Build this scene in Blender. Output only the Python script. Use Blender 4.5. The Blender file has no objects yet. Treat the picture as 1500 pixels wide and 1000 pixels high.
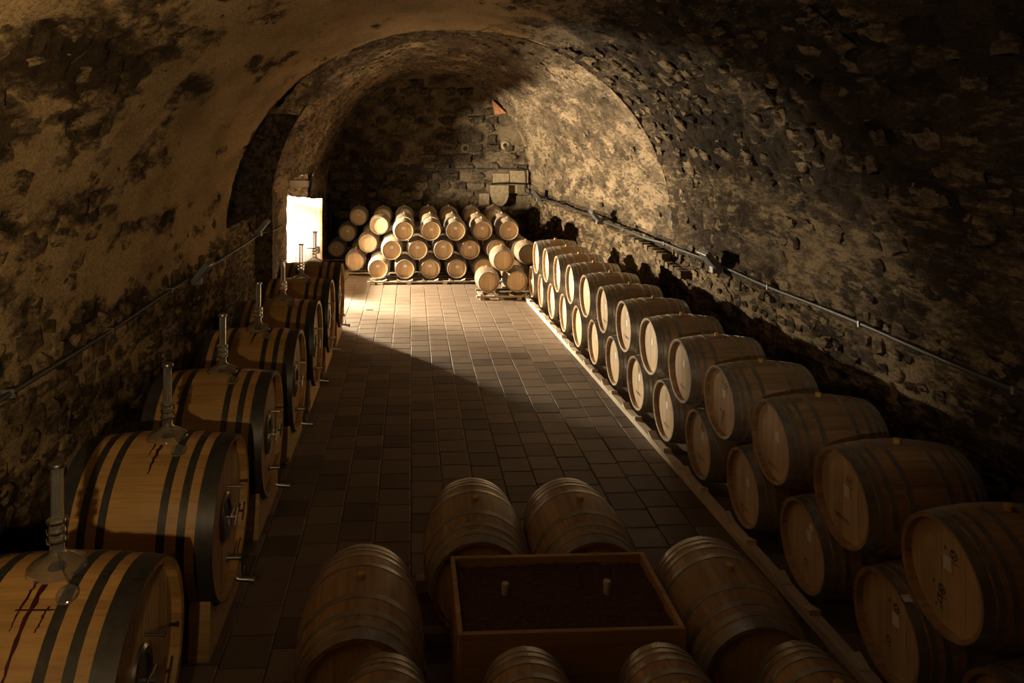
import bpy, bmesh, math, random
import numpy as np
from mathutils import Matrix, Vector

# ------------------------------------------------------------------ scene, camera, light
SC = bpy.context.scene
COL = SC.collection
random.seed(7)
RNG = np.random.default_rng(11)
PI = math.pi

cam_d = bpy.data.cameras.new('camera')
cam = bpy.data.objects.new('camera', cam_d)
COL.objects.link(cam)
cam.location = (0, 0, 4.23)
cam.rotation_euler = (PI / 2, 0, -0.040)
cam_d.sensor_width = 36.0
cam_d.lens = 1060 / 1500 * 36.0
cam_d.shift_x = 106 / 1500
cam_d.shift_y = -300 / 1500
cam_d.clip_end = 200
SC.camera = cam

SC.view_settings.view_transform = 'Standard'
SC.view_settings.look = 'None'
SC.view_settings.gamma = 1.0
SC.view_settings.exposure = 0.0
SC.view_settings.use_curve_mapping = False

world = bpy.data.worlds.new('world')
SC.world = world
world.use_nodes = True
world.node_tree.nodes['Background'].inputs[0].default_value = (0.55, 0.72, 1.0, 1)
world.node_tree.nodes['Background'].inputs[1].default_value = 0.35


def light(name, kind, loc, energy, color, **kw):
    d = bpy.data.lights.new(name, kind)
    d.energy = energy
    d.color = color
    tgt = kw.pop('target', None)
    for k, v in kw.items():
        setattr(d, k, v)
    o = bpy.data.objects.new(name, d)
    o.location = loc
    if tgt is not None:
        o.rotation_euler = (Vector(tgt) - Vector(loc)).to_track_quat('-Z', 'Y').to_euler()
    COL.objects.link(o)
    return o


# low evening sun caught just outside the gateway: two hard sources either side of an added light blocker
SUN = (1.0, 0.83, 0.58)
light('gateway_light', 'POINT', (-4.25, 19.70, 2.50), 6500, SUN, shadow_soft_size=0.07)
light('gateway_light', 'POINT', (-4.60, 20.50, 2.55), 12500, SUN, shadow_soft_size=0.09)
# sunlit ground outside the gateway, throwing light up at the vault
light('ground_bounce', 'AREA', (-4.1, 20.4, 0.25), 400, (1.0, 0.76, 0.47), shape='RECTANGLE', size=1.0, size_y=1.4,
      spread=1.85, target=(0.4, 17.6, 5.5))
# fill lamp added in the gateway to brighten the door leaf
light('leaf_fill', 'AREA', (-3.70, 20.15, 1.35), 80, (1.0, 0.95, 0.90), size=0.5, spread=1.2, target=(-3.45, 21.55, 1.35))
# warm cellar lamp up at left vault; weak fill spot added for the right wall
light('near_lamp_and_fill', 'SPOT', (-0.93, 0.50, 3.35), 900, (1.0, 0.70, 0.35), shadow_soft_size=0.05,
      spot_size=2.55, spot_blend=1.0, target=(-3.3, 3.1, 5.0))
light('near_lamp_and_fill', 'SPOT', (-0.80, 0.45, 3.40), 290, (1.0, 0.76, 0.48), shadow_soft_size=0.05,
      spot_size=1.35, spot_blend=1.0, target=(5.0, 7.0, 3.1))
# weak fill added under the vault for the foreground; no lamp hangs there
light('vault_fill', 'AREA', (1.2, 6.0, 6.1), 4.5, (1.0, 0.88, 0.74), size=1.0, target=(1.2, 8.5, 0))

# ------------------------------------------------------------------ numpy noise


def _hash(ix, iy, iz, seed):
    n = (ix.astype(np.int64) * 374761393 + iy.astype(np.int64) * 668265263 + iz.astype(np.int64) * 2147483647 + seed * 974634533) & 0xFFFFFFFF
    n = ((n ^ (n >> 13)) * 1274126177) & 0xFFFFFFFF
    n = n ^ (n >> 16)
    return (n & 0xFFFFFF) / float(0xFFFFFF)


def vnoise(p, seed=0):
    i = np.floor(p).astype(np.int64)
    f = p - i
    f = f * f * (3 - 2 * f)
    r = 0
    for dx in (0, 1):
        for dy in (0, 1):
            for dz in (0, 1):
                w = (f[:, 0] if dx else 1 - f[:, 0]) * (f[:, 1] if dy else 1 - f[:, 1]) * (f[:, 2] if dz else 1 - f[:, 2])
                r = r + w * _hash(i[:, 0] + dx, i[:, 1] + dy, i[:, 2] + dz, seed)
    return r


def fbm(p, octs=4, seed=0):
    a, s, r = 0.5, 1.0, 0
    for k in range(octs):
        r = r + a * vnoise(p * s + 17.3 * k, seed + k)
        a *= 0.5
        s *= 2.03
    return r / (1 - 0.5 ** octs)


def cells(u, v, seed=0):
    """rubble courses: distance to the border of jittered, course-bonded cells and a value per cell"""
    iv = np.floor(v)
    best = np.full(u.shape, 9e9)
    sec = np.full(u.shape, 9e9)
    val = np.zeros(u.shape)
    for dv in (-1, 0, 1):
        cv = iv + dv
        sh = (cv % 2) * 0.5
        iu = np.floor(u - sh)
        for du in (-1, 0, 1):
            cu = iu + du
            z = np.zeros_like(cu)
            hx = _hash(cu, cv, z, seed)
            hy = _hash(cu, cv, z + 1, seed)
            px = cu + sh + 0.5 + (hx - 0.5) * 0.75
            py = cv + 0.5 + (hy - 0.5) * 0.5
            d = np.hypot(u - px, v - py)
            hv = _hash(cu, cv, z + 2, seed)
            closer = d < best
            sec = np.where(closer, best, np.minimum(sec, d))
            val = np.where(closer, hv, val)
            best = np.where(closer, d, best)
    return sec - best, val


# ------------------------------------------------------------------ materials


def nt(name):
    m = bpy.data.materials.new(name)
    m.use_nodes = True
    t = m.node_tree
    b = t.nodes['Principled BSDF']
    return m, t, b


def N(t, kind, **kw):
    n = t.nodes.new(kind)
    for k, v in kw.items():
        if k.startswith('i_'):
            key = k[2:]
            key = int(key) if key.isdigit() else key.replace('_', ' ')
            n.inputs[key].default_value = v
        else:
            setattr(n, k, v)
    return n


def ramp(t, src, stops):
    r = t.nodes.new('ShaderNodeValToRGB')
    e = r.color_ramp.elements
    e[0].position, e[0].color = stops[0][0], (*stops[0][1], 1)
    e[1].position, e[1].color = stops[-1][0], (*stops[-1][1], 1)
    for p, c in stops[1:-1]:
        k = e.new(p)
        k.color = (*c, 1)
    t.links.new(src, r.inputs[0])
    return r.outputs[0]


def mixc(t, fac, a, b, mode='MIX'):
    n = t.nodes.new('ShaderNodeMix')
    n.data_type = 'RGBA'
    n.blend_type = mode
    for s, v in ((n.inputs[0], fac), (n.inputs[6], a), (n.inputs[7], b)):
        if isinstance(v, (int, float)):
            s.default_value = v
        elif isinstance(v, tuple):
            s.default_value = (*v, 1)
        else:
            t.links.new(v, s)
    return n.outputs[2]


def math_n(t, op, a, b=0.0, clamp=False):
    n = t.nodes.new('ShaderNodeMath')
    n.operation = op
    n.use_clamp = clamp
    for s, v in ((n.inputs[0], a), (n.inputs[1], b)):
        if isinstance(v, (int, float)):
            s.default_value = v
        else:
            t.links.new(v, s)
    return n.outputs[0]


def bump(t, b, h, strength, dist):
    n = N(t, 'ShaderNodeBump')
    n.inputs['Strength'].default_value = strength
    n.inputs['Distance'].default_value = dist
    t.links.new(h, n.inputs['Height'])
    t.links.new(n.outputs[0], b.inputs['Normal'])


def wood_mat(name, c_dark, c_mid, c_light, axis='Y', rough=0.55, var=0.35, attr=None, grain=1.0):
    """oak: grain runs along one object axis; every object (and every stave) has a tone of its own"""
    m, t, b = nt(name)
    tc = N(t, 'ShaderNodeTexCoord')
    oi = N(t, 'ShaderNodeObjectInfo')
    mp = N(t, 'ShaderNodeMapping')
    sc = {'X': (1.2, 26, 26), 'Y': (26, 1.2, 26), 'Z': (26, 26, 1.2)}[axis]
    mp.inputs['Scale'].default_value = tuple(s * grain for s in sc)
    t.links.new(tc.outputs['Object'], mp.inputs['Vector'])
    off = N(t, 'ShaderNodeCombineXYZ')
    k = math_n(t, 'MULTIPLY', oi.outputs['Random'], 40.0)
    for i in range(3):
        t.links.new(k, off.inputs[i])
    t.links.new(off.outputs[0], mp.inputs['Location'])
    n1 = N(t, 'ShaderNodeTexNoise', i_Scale=1.0, i_Detail=6.0, i_Roughness=0.62)
    t.links.new(mp.outputs[0], n1.inputs['Vector'])
    n2 = N(t, 'ShaderNodeTexNoise', i_Scale=2.2, i_Detail=4.0)
    t.links.new(tc.outputs['Object'], n2.inputs['Vector'])
    c = ramp(t, n1.outputs['Fac'], [(0.3, c_dark), (0.5, c_mid), (0.72, c_light)])
    v = math_n(t, 'MULTIPLY_ADD', oi.outputs['Random'], var)
    t.nodes[-1].inputs[2].default_value = 1 - var / 2
    if attr:
        a = N(t, 'ShaderNodeAttribute', attribute_name=attr)
        v2 = math_n(t, 'MULTIPLY_ADD', a.outputs['Fac'], 0.34)
        t.nodes[-1].inputs[2].default_value = 0.83
        v = math_n(t, 'MULTIPLY', v, v2)
    v3 = math_n(t, 'MULTIPLY_ADD', n2.outputs['Fac'], 0.5)
    t.nodes[-1].inputs[2].default_value = 0.75
    v = math_n(t, 'MULTIPLY', v, v3)
    vc = N(t, 'ShaderNodeCombineXYZ')
    for i in range(3):
        t.links.new(v, vc.inputs[i])
    c = mixc(t, 1.0, c, vc.outputs[0], 'MULTIPLY')
    t.links.new(c, b.inputs['Base Color'])
    b.inputs['Roughness'].default_value = rough
    bump(t, b, n1.outputs['Fac'], 0.25, 0.004)
    return m


def plain_mat(name, col, rough=0.5, metal=0.0, noise=0.0, scale=8.0, col2=None, bumpd=0.0):
    m, t, b = nt(name)
    b.inputs['Roughness'].default_value = rough
    b.inputs['Metallic'].default_value = metal
    if noise or col2:
        tc = N(t, 'ShaderNodeTexCoord')
        n1 = N(t, 'ShaderNodeTexNoise', i_Scale=scale, i_Detail=5.0)
        t.links.new(tc.outputs['Object'], n1.inputs['Vector'])
        c2 = col2 or tuple(x * (1 - noise) for x in col)
        c = ramp(t, n1.outputs['Fac'], [(0.35, c2), (0.65, col)])
        t.links.new(c, b.inputs['Base Color'])
        if bumpd:
            bump(t, b, n1.outputs['Fac'], 0.5, bumpd)
    else:
        b.inputs['Base Color'].default_value = (*col, 1)
    return m


def masonry_mat(name, plaster, mid, dark, streak=(1, 1, 1), holes=0.8, gritty=1.6):
    """old limewashed rubble; attributes 'wear' (plaster gone) and 'cell' (tone per stone) come with the mesh"""
    m, t, b = nt(name)
    geo = N(t, 'ShaderNodeNewGeometry')
    mp = N(t, 'ShaderNodeMapping')
    mp.inputs['Scale'].default_value = streak
    t.links.new(geo.outputs['Position'], mp.inputs['Vector'])
    aw = N(t, 'ShaderNodeAttribute', attribute_name='wear')
    ac = N(t, 'ShaderNodeAttribute', attribute_name='cell')
    nf = N(t, 'ShaderNodeTexNoise', i_Scale=8.5, i_Detail=12.0, i_Roughness=0.8)
    t.links.new(mp.outputs[0], nf.inputs['Vector'])
    nb = N(t, 'ShaderNodeTexNoise', i_Scale=1.3, i_Detail=5.0)
    t.links.new(mp.outputs[0], nb.inputs['Vector'])
    nh = N(t, 'ShaderNodeTexNoise', i_Scale=34.0, i_Detail=6.0, i_Roughness=0.7)
    t.links.new(geo.outputs['Position'], nh.inputs['Vector'])
    w = math_n(t, 'MULTIPLY_ADD', math_n(t, 'SUBTRACT', nf.outputs['Fac'], 0.5), gritty)
    t.links.new(aw.outputs['Fac'], t.nodes[-1].inputs[2])
    w = math_n(t, 'ADD', w, math_n(t, 'MULTIPLY', math_n(t, 'SUBTRACT', nh.outputs['Fac'], 0.5), 0.5))
    pl = ramp(t, nb.outputs['Fac'], [(0.3, tuple(x * 0.66 for x in plaster)), (0.5, plaster), (0.7, tuple(min(1, x * 1.2) for x in plaster))])
    k = math_n(t, 'ADD', ac.outputs['Fac'], math_n(t, 'MULTIPLY', math_n(t, 'SUBTRACT', nf.outputs['Fac'], 0.5), 0.9))
    st = ramp(t, k, [(0.1, dark), (0.45, tuple(x * 0.7 for x in mid)), (0.75, mid), (1.0, tuple(min(1, x * 1.35) for x in mid))])
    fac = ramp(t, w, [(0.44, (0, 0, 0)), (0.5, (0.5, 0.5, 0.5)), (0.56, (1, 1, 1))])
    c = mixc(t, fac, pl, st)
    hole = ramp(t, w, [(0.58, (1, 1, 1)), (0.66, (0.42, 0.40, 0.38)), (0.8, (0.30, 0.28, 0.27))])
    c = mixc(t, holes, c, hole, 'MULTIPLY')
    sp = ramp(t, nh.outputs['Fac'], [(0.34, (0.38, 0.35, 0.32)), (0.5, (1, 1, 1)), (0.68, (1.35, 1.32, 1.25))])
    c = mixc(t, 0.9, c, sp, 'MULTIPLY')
    t.links.new(c, b.inputs['Base Color'])
    b.inputs['Roughness'].default_value = 0.93
    b.inputs['Specular IOR Level'].default_value = 0.15
    hh = math_n(t, 'ADD', math_n(t, 'MULTIPLY', nf.outputs['Fac'], 1.4), math_n(t, 'MULTIPLY', nh.outputs['Fac'], 0.5))
    hh = math_n(t, 'SUBTRACT', hh, math_n(t, 'MULTIPLY', fac, 0.5))
    bump(t, b, hh, 1.0, 0.055)
    return m


def rock_mat(name, c0, c1):
    m, t, b = nt(name)
    geo = N(t, 'ShaderNodeNewGeometry')
    oi = N(t, 'ShaderNodeObjectInfo')
    nf = N(t, 'ShaderNodeTexNoise', i_Scale=9.0, i_Detail=8.0, i_Roughness=0.7)
    t.links.new(geo.outputs['Position'], nf.inputs['Vector'])
    k = math_n(t, 'ADD', math_n(t, 'MULTIPLY', oi.outputs['Random'], 0.6), math_n(t, 'MULTIPLY', nf.outputs['Fac'], 0.4))
    c = ramp(t, k, [(0.15, c0), (0.75, c1)])
    sp = ramp(t, nf.outputs['Fac'], [(0.3, (0.55, 0.5, 0.45)), (0.6, (1.1, 1.1, 1.05))])
    c = mixc(t, 0.8, c, sp, 'MULTIPLY')
    t.links.new(c, b.inputs['Base Color'])
    b.inputs['Roughness'].default_value = 0.95
    b.inputs['Specular IOR Level'].default_value = 0.15
    bump(t, b, nf.outputs['Fac'], 0.9, 0.03)
    return m


M = {}
M['stave'] = wood_mat('oak_stave', (0.25, 0.15, 0.075), (0.37, 0.24, 0.13), (0.46, 0.315, 0.185), 'Y', 0.5, 0.3, 'stave')
M['head'] = wood_mat('oak_head', (0.49, 0.345, 0.19), (0.63, 0.465, 0.28), (0.70, 0.54, 0.35), 'Z', 0.5, 0.22)
M['tank'] = wood_mat('oak_tank', (0.27, 0.145, 0.045), (0.36, 0.205, 0.068), (0.42, 0.25, 0.09), 'Y', 0.42, 0.12, 'stave', 1.7)
M['tankhead'] = wood_mat('oak_tank_head', (0.30, 0.17, 0.06), (0.42, 0.26, 0.11), (0.50, 0.33, 0.15), 'Z', 0.5, 0.25)
M['hoop'] = plain_mat('galvanised_hoop', (0.46, 0.445, 0.41), 0.38, 0.65, 0.3, 9.0)
M['blackhoop'] = plain_mat('black_hoop', (0.045, 0.043, 0.040), 0.45, 0.3, 0.35, 14.0)
M['steel'] = plain_mat('stainless', (0.40, 0.39, 0.37), 0.3, 1.0, 0.2, 20.0)
M['grey'] = plain_mat('grey_metal', (0.22, 0.22, 0.21), 0.45, 0.6, 0.3, 10.0)
M['cable'] = plain_mat('dark_conduit', (0.05, 0.048, 0.045), 0.5, 0.2, 0.3, 12.0)
M['lens'] = plain_mat('lamp_glass', (0.35, 0.36, 0.36), 0.12, 0.0)
M['bung'] = plain_mat('yellow_bung', (0.62, 0.40, 0.10), 0.5, 0.0, 0.2, 20)
M['cork'] = plain_mat('pale_bung', (0.62, 0.52, 0.38), 0.6, 0.0, 0.2, 20)
M['ink'] = plain_mat('ink', (0.12, 0.085, 0.055), 0.7, 0.0, 0.6, 60)
M['chrome'] = plain_mat('chrome', (0.82, 0.81, 0.79), 0.12, 1.0)
M['stain'] = plain_mat('wine_stain', (0.045, 0.006, 0.007), 0.35, 0.0, 0.6, 12)
M['beam'] = wood_mat('grey_beam', (0.20, 0.15, 0.10), (0.31, 0.25, 0.18), (0.40, 0.33, 0.25), 'X', 0.8, 0.4)
M['rail'] = wood_mat('pale_rail', (0.46, 0.38, 0.28), (0.60, 0.51, 0.39), (0.68, 0.60, 0.48), 'Y', 0.75, 0.2)
M['cradle'] = wood_mat('pine_cradle', (0.34, 0.20, 0.08), (0.47, 0.30, 0.13), (0.55, 0.37, 0.18), 'Y', 0.6, 0.2)
M['crate'] = wood_mat('pine_crate', (0.30, 0.18, 0.07), (0.42, 0.27, 0.11), (0.50, 0.33, 0.15), 'X', 0.6, 0.2)
M['pomace'] = plain_mat('grape_pomace', (0.12, 0.05, 0.025), 0.95, 0.0, 0.0, 60.0, (0.045, 0.018, 0.012), 0.02)
M['door'] = wood_mat('limed_door', (0.40, 0.31, 0.25), (0.54, 0.45, 0.38), (0.62, 0.55, 0.48), 'Z', 0.7, 0.2)
M['iron'] = plain_mat('dark_iron', (0.03, 0.028, 0.026), 0.5, 0.7, 0.3, 20)
M['dark_oak'] = plain_mat('dark_oak', (0.035, 0.024, 0.016), 0.95, 0, 0.4, 14)
M['terracotta'] = plain_mat('terracotta', (0.36, 0.15, 0.06), 0.8, 0, 0.4, 10)
M['mortar'] = plain_mat('floor_mortar', (0.12, 0.095, 0.07), 0.9, 0, 0.4, 5.0)
M['rock_brown'] = rock_mat('rock_brown', (0.10, 0.065, 0.038), (0.36, 0.25, 0.14))
M['rock_dark'] = rock_mat('rock_dark', (0.035, 0.028, 0.022), (0.13, 0.09, 0.055))
M['rock_pale'] = rock_mat('rock_pale', (0.15, 0.115, 0.072), (0.31, 0.245, 0.16))
M['brick'] = rock_mat('old_brick', (0.20, 0.12, 0.07), (0.44, 0.31, 0.19))
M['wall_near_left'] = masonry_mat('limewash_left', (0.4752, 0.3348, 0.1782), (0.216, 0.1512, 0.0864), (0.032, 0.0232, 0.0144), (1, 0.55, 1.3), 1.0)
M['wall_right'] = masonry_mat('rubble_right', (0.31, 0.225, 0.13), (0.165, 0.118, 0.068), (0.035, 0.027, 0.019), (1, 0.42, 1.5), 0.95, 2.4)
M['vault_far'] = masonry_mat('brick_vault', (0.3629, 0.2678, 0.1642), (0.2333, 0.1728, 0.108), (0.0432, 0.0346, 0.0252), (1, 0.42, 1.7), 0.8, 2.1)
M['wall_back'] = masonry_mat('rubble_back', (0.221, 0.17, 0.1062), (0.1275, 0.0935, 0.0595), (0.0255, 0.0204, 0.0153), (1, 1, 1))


def tile_mat():
    m, t, b = nt('clay_tile')
    geo = N(t, 'ShaderNodeNewGeometry')
    oi = N(t, 'ShaderNodeObjectInfo')
    at = N(t, 'ShaderNodeAttribute', attribute_name='tone')
    nf = N(t, 'ShaderNodeTexNoise', i_Scale=2.6, i_Detail=8.0, i_Roughness=0.65)
    t.links.new(geo.outputs['Position'], nf.inputs['Vector'])
    k = math_n(t, 'ADD', math_n(t, 'MULTIPLY', math_n(t, 'ADD', oi.outputs['Random'], at.outputs['Fac']), 0.5), math_n(t, 'MULTIPLY', nf.outputs['Fac'], 0.55))
    c = ramp(t, k, [(0.2, (0.055, 0.039, 0.028)), (0.5, (0.115, 0.082, 0.057)), (0.9, (0.185, 0.135, 0.095))])
    t.links.new(c, b.inputs['Base Color'])
    r = math_n(t, 'MULTIPLY_ADD', nf.outputs['Fac'], 0.4)
    t.nodes[-1].inputs[2].default_value = 0.38
    t.links.new(r, b.inputs['Roughness'])
    bump(t, b, nf.outputs['Fac'], 0.3, 0.01)
    return m


M['tile'] = tile_mat()


def paper_mat():
    m, t, b = nt('paper_label')
    tc = N(t, 'ShaderNodeTexCoord')
    w = N(t, 'ShaderNodeTexWave', wave_type='BANDS', bands_direction='Z', i_Scale=26.0, i_Distortion=0.0)
    t.links.new(tc.outputs['Object'], w.inputs['Vector'])
    n = N(t, 'ShaderNodeTexNoise', i_Scale=90.0)
    t.links.new(tc.outputs['Object'], n.inputs['Vector'])
    k = math_n(t, 'MULTIPLY', w.outputs['Fac'], n.outputs['Fac'])
    c = ramp(t, k, [(0.5, (0.90, 0.89, 0.87)), (0.7, (0.72, 0.71, 0.69))])
    t.links.new(c, b.inputs['Base Color'])
    b.inputs['Roughness'].default_value = 0.6
    return m


M['paper'] = paper_mat()


def glass_mat():
    m, t, b = nt('clear_glass')
    b.inputs['Base Color'].default_value = (0.93, 0.95, 0.94, 1)
    b.inputs['Roughness'].default_value = 0.05
    b.inputs['Transmission Weight'].default_value = 0.97
    b.inputs['IOR'].default_value = 1.45
    return m


M['glass'] = glass_mat()

# ------------------------------------------------------------------ object helpers


def mesh(name, verts, faces, mat=None, smooth=False):
    me = bpy.data.meshes.new(name)
    me.from_pydata([tuple(v) for v in verts], [], faces)
    if mat:
        me.materials.append(M[mat] if isinstance(mat, str) else mat)
    if smooth:
        me.polygons.foreach_set('use_smooth', [True] * len(me.polygons))
    me.update()
    return me


def obj(name, me, parent=None, loc=(0, 0, 0), rot=(0, 0, 0)):
    o = bpy.data.objects.new(name, me)
    o.location = loc
    o.rotation_euler = rot
    if parent:
        o.parent = parent
    COL.objects.link(o)
    return o


def tag(o, label, cat, group=None, kind=None):
    if label:
        o['label'] = label
    if cat:
        o['category'] = cat
    if group:
        o['group'] = group
    if kind:
        o['kind'] = kind
    return o


def thing(name, label, cat, loc=(0, 0, 0), rotz=0, group=None):
    o = bpy.data.objects.new(name, None)
    o.empty_display_size = 0.1
    o.location = loc
    o.rotation_euler = (0, 0, rotz)
    COL.objects.link(o)
    return tag(o, label, cat, group)


class MB:
    """collects verts and faces of one mesh"""

    def __init__(s):
        s.v, s.f = [], []

    def add(s, v, f):
        n = len(s.v)
        s.v += [tuple(p) for p in v]
        s.f += [tuple(i + n for i in q) for q in f]
        return s

    def box(s, x0, x1, y0, y1, z0, z1, bev=0.0, mat=None):
        if bev <= 0:
            v = [(x, y, z) for z in (z0, z1) for y in (y0, y1) for x in (x0, x1)]
            f = [(0, 2, 3, 1), (4, 5, 7, 6), (0, 1, 5, 4), (2, 6, 7, 3), (0, 4, 6, 2), (1, 3, 7, 5)]
            if mat is not None:
                v = [mat @ Vector(p) for p in v]
            return s.add(v, f)
        bm = bmesh.new()
        bmesh.ops.create_cube(bm, size=1.0)
        for q in bm.verts:
            q.co = Vector(((x0 + x1) / 2 + q.co.x * (x1 - x0), (y0 + y1) / 2 + q.co.y * (y1 - y0), (z0 + z1) / 2 + q.co.z * (z1 - z0)))
        bmesh.ops.bevel(bm, geom=list(bm.edges), offset=bev, segments=1, affect='EDGES')
        if mat is not None:
            bm.transform(mat)
        s.bm(bm)
        return s

    def bm(s, bm):
        bm.verts.index_update()
        s.add([q.co.copy() for q in bm.verts], [tuple(q.index for q in f.verts) for f in bm.faces])
        bm.free()
        return s

    def lathe(s, prof, seg=24, axis='Z', origin=(0, 0, 0), mat=None, cap=False):
        """prof: (radius, height) list"""
        n = len(prof)
        vs, fs = [], []
        for i in range(seg):
            a = 2 * PI * i / seg
            c, d = math.cos(a), math.sin(a)
            for r, h in prof:
                p = {'Z': (r * c, r * d, h), 'Y': (r * c, h, r * d), 'X': (h, r * c, r * d)}[axis]
                vs.append(p)
        for i in range(seg):
            j = (i + 1) % seg
            for k in range(n - 1):
                q = (i * n + k, j * n + k, j * n + k + 1, i * n + k + 1)
                fs.append(q if axis != 'Y' else q[::-1])
        if cap:
            fs.append(tuple(i * n for i in range(seg))[::-1])
            fs.append(tuple(i * n + n - 1 for i in range(seg)))
        o = Vector(origin)
        vs = [(mat @ Vector(p) if mat is not None else Vector(p)) + o for p in vs]
        return s.add(vs, fs)

    def tube(s, pts, r, seg=8, cap=True):
        pts = [Vector(p) for p in pts]
        rings = []
        up = None
        for i, p in enumerate(pts):
            d = (pts[min(i + 1, len(pts) - 1)] - pts[max(i - 1, 0)]).normalized()
            if up is None:
                up = Vector((0, 0, 1)) if abs(d.z) < 0.9 else Vector((1, 0, 0))
            a = d.cross(up).normalized()
            b = a.cross(d).normalized()
            up = b
            rings.append([p + (a * math.cos(2 * PI * k / seg) + b * math.sin(2 * PI * k / seg)) * r for k in range(seg)])
        vs = [q for g in rings for q in g]
        fs = []
        for i in range(len(pts) - 1):
            for k in range(seg):
                j = (k + 1) % seg
                fs.append((i * seg + k, i * seg + j, (i + 1) * seg + j, (i + 1) * seg + k))
        if cap:
            fs.append(tuple(range(seg))[::-1])
            fs.append(tuple((len(pts) - 1) * seg + k for k in range(seg)))
        return s.add(vs, fs)

    def mesh(s, name, mat=None, smooth=False):
        me = mesh(name, s.v, s.f, mat, False)
        if smooth:
            sharp_smooth(me)
        return me


def sharp_smooth(me, ang=0.6):
    me.polygons.foreach_set('use_smooth', [True] * len(me.polygons))
    bm = bmesh.new()
    bm.from_mesh(me)
    bmesh.ops.recalc_face_normals(bm, faces=bm.faces)
    for e in bm.edges:
        if len(e.link_faces) == 2 and e.calc_face_angle(0) > ang:
            e.smooth = False
    bm.to_mesh(me)
    bm.free()


# ------------------------------------------------------------------ the cellar: profile of the vault
Y_STEP, Y_BACK, Y_FRONT = 14.0, 27.7, -3.2
SPRING = 2.2
PIER0, PIER1 = 16.7, 18.12      # pier between the side niche and the gateway
GATE1 = 22.7                    # far side of the gateway


def lerp(a, b, t):
    return a + (b - a) * min(1, max(0, t))


def profile(Y, far):
    """centre, half widths left/right, rise"""
    if not far:
        return 0.80, 4.34, 4.34, 4.10
    t = (Y - Y_STEP) / (Y_BACK - Y_STEP)
    c = 0.74
    aR = lerp(4.42, 3.86, (t - 0.35) / 0.65)
    aL = lerp(3.96, 3.90, t)
    if Y < PIER1:
        aL = lerp(4.0, 3.80, (Y - PIER0) / (PIER1 - PIER0))
    else:
        aL = lerp(3.80, 3.92, (Y - PIER1) / (Y_BACK - PIER1))
    b = lerp(4.26, 4.34, t)
    return c, aL, aR, b


def arc_len_table(n=200):
    th = np.linspace(0, PI, n)
    return th


def surf(Y, s, far):
    """s in [0,1] from left floor, up the left wall, over the vault, down to the right floor -> point, normal (into room)"""
    c, aL, aR, b = profile(Y, far)
    a0 = 0.145
    if s < a0:
        return Vector((c - aL, Y, SPRING * s / a0)), Vector((1, 0, 0))
    if s > 1 - a0:
        return Vector((c + aR, Y, SPRING * (1 - s) / a0)), Vector((-1, 0, 0))
    th = PI * (1 - (s - a0) / (1 - 2 * a0))
    ct, st = math.cos(th), math.sin(th)
    e = 2 / 2.1
    a = aR if ct > 0 else aL
    x = math.copysign(abs(ct) ** e, ct) * a
    z = st ** e * b
    n = Vector((-math.copysign(abs(x / a) ** 1.1, x) / a, 0, -(z / b) ** 1.1 / b)).normalized()
    return Vector((c + x, Y, SPRING + z)), n


def surface_grid(y0, y1, s0, s1, far, res):
    ny = max(2, int((y1 - y0) / res) + 1)
    ns = max(2, int((s1 - s0) * 15.6 / res) + 1)
    ys = np.linspace(y0, y1, ny)
    ss = np.linspace(s0, s1, ns)
    P = np.zeros((ny, ns, 3))
    Nn = np.zeros((ny, ns, 3))
    # profile changes slowly with Y: evaluate each row
    cache = {}
    for i, y in enumerate(ys):
        key = tuple(round(q, 6) for q in profile(y, far))
        if key not in cache:
            pts = [surf(y, float(s), far) for s in ss]
            cache[key] = (np.array([p[0] for p in pts]), np.array([p[1] for p in pts]))
        P[i] = cache[key][0]
        P[i, :, 1] = y
        Nn[i] = cache[key][1]
    return ys, ss, P, Nn


def wear_height(p, s_arr, zone):
    """plaster loss and relief over world points; zone picks how ruined the surface is"""
    q = p.copy()
    x, y, z = p[:, 0], p[:, 1], p[:, 2]
    u = y
    v = s_arr * 15.6
    big = fbm(np.stack([x * 0.45, y * 0.38, z * 0.5], 1), 4, 3)
    mid = fbm(np.stack([x * 1.9, y * 1.15, z * 2.3], 1), 4, 9)
    fine = fbm(np.stack([x * 7, y * 5, z * 8], 1), 3, 21)
    warp = (mid - 0.5) * 0.5
    if zone == 'far':
        e, val = cells(u / 0.30 + warp * 0.4, v / 0.15 + warp * 0.3, 5)
    elif zone == 'back':
        e, val = cells(x / 0.55 + warp, z / 0.34 + warp, 8)
    else:
        e, val = cells(u / 0.36 + warp, v / 0.22 + warp, 6)
    rug = 1 - np.abs(2 * fbm(np.stack([x * 3.3, y * 2.6, z * 4.2], 1), 4, 41) - 1) * 2.2
    fine = fine + 0.55 * (np.clip(rug, -0.6, 1) - 0.45)
    joint = np.clip(e / 0.22, 0, 1)
    stone = (1 - (1 - joint) ** 2)
    return big, mid, fine, stone, val


def set_attr(me, name, arr):
    a = me.attributes.new(name, 'FLOAT', 'POINT')
    a.data.foreach_set('value', np.asarray(arr, dtype=np.float32))


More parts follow.
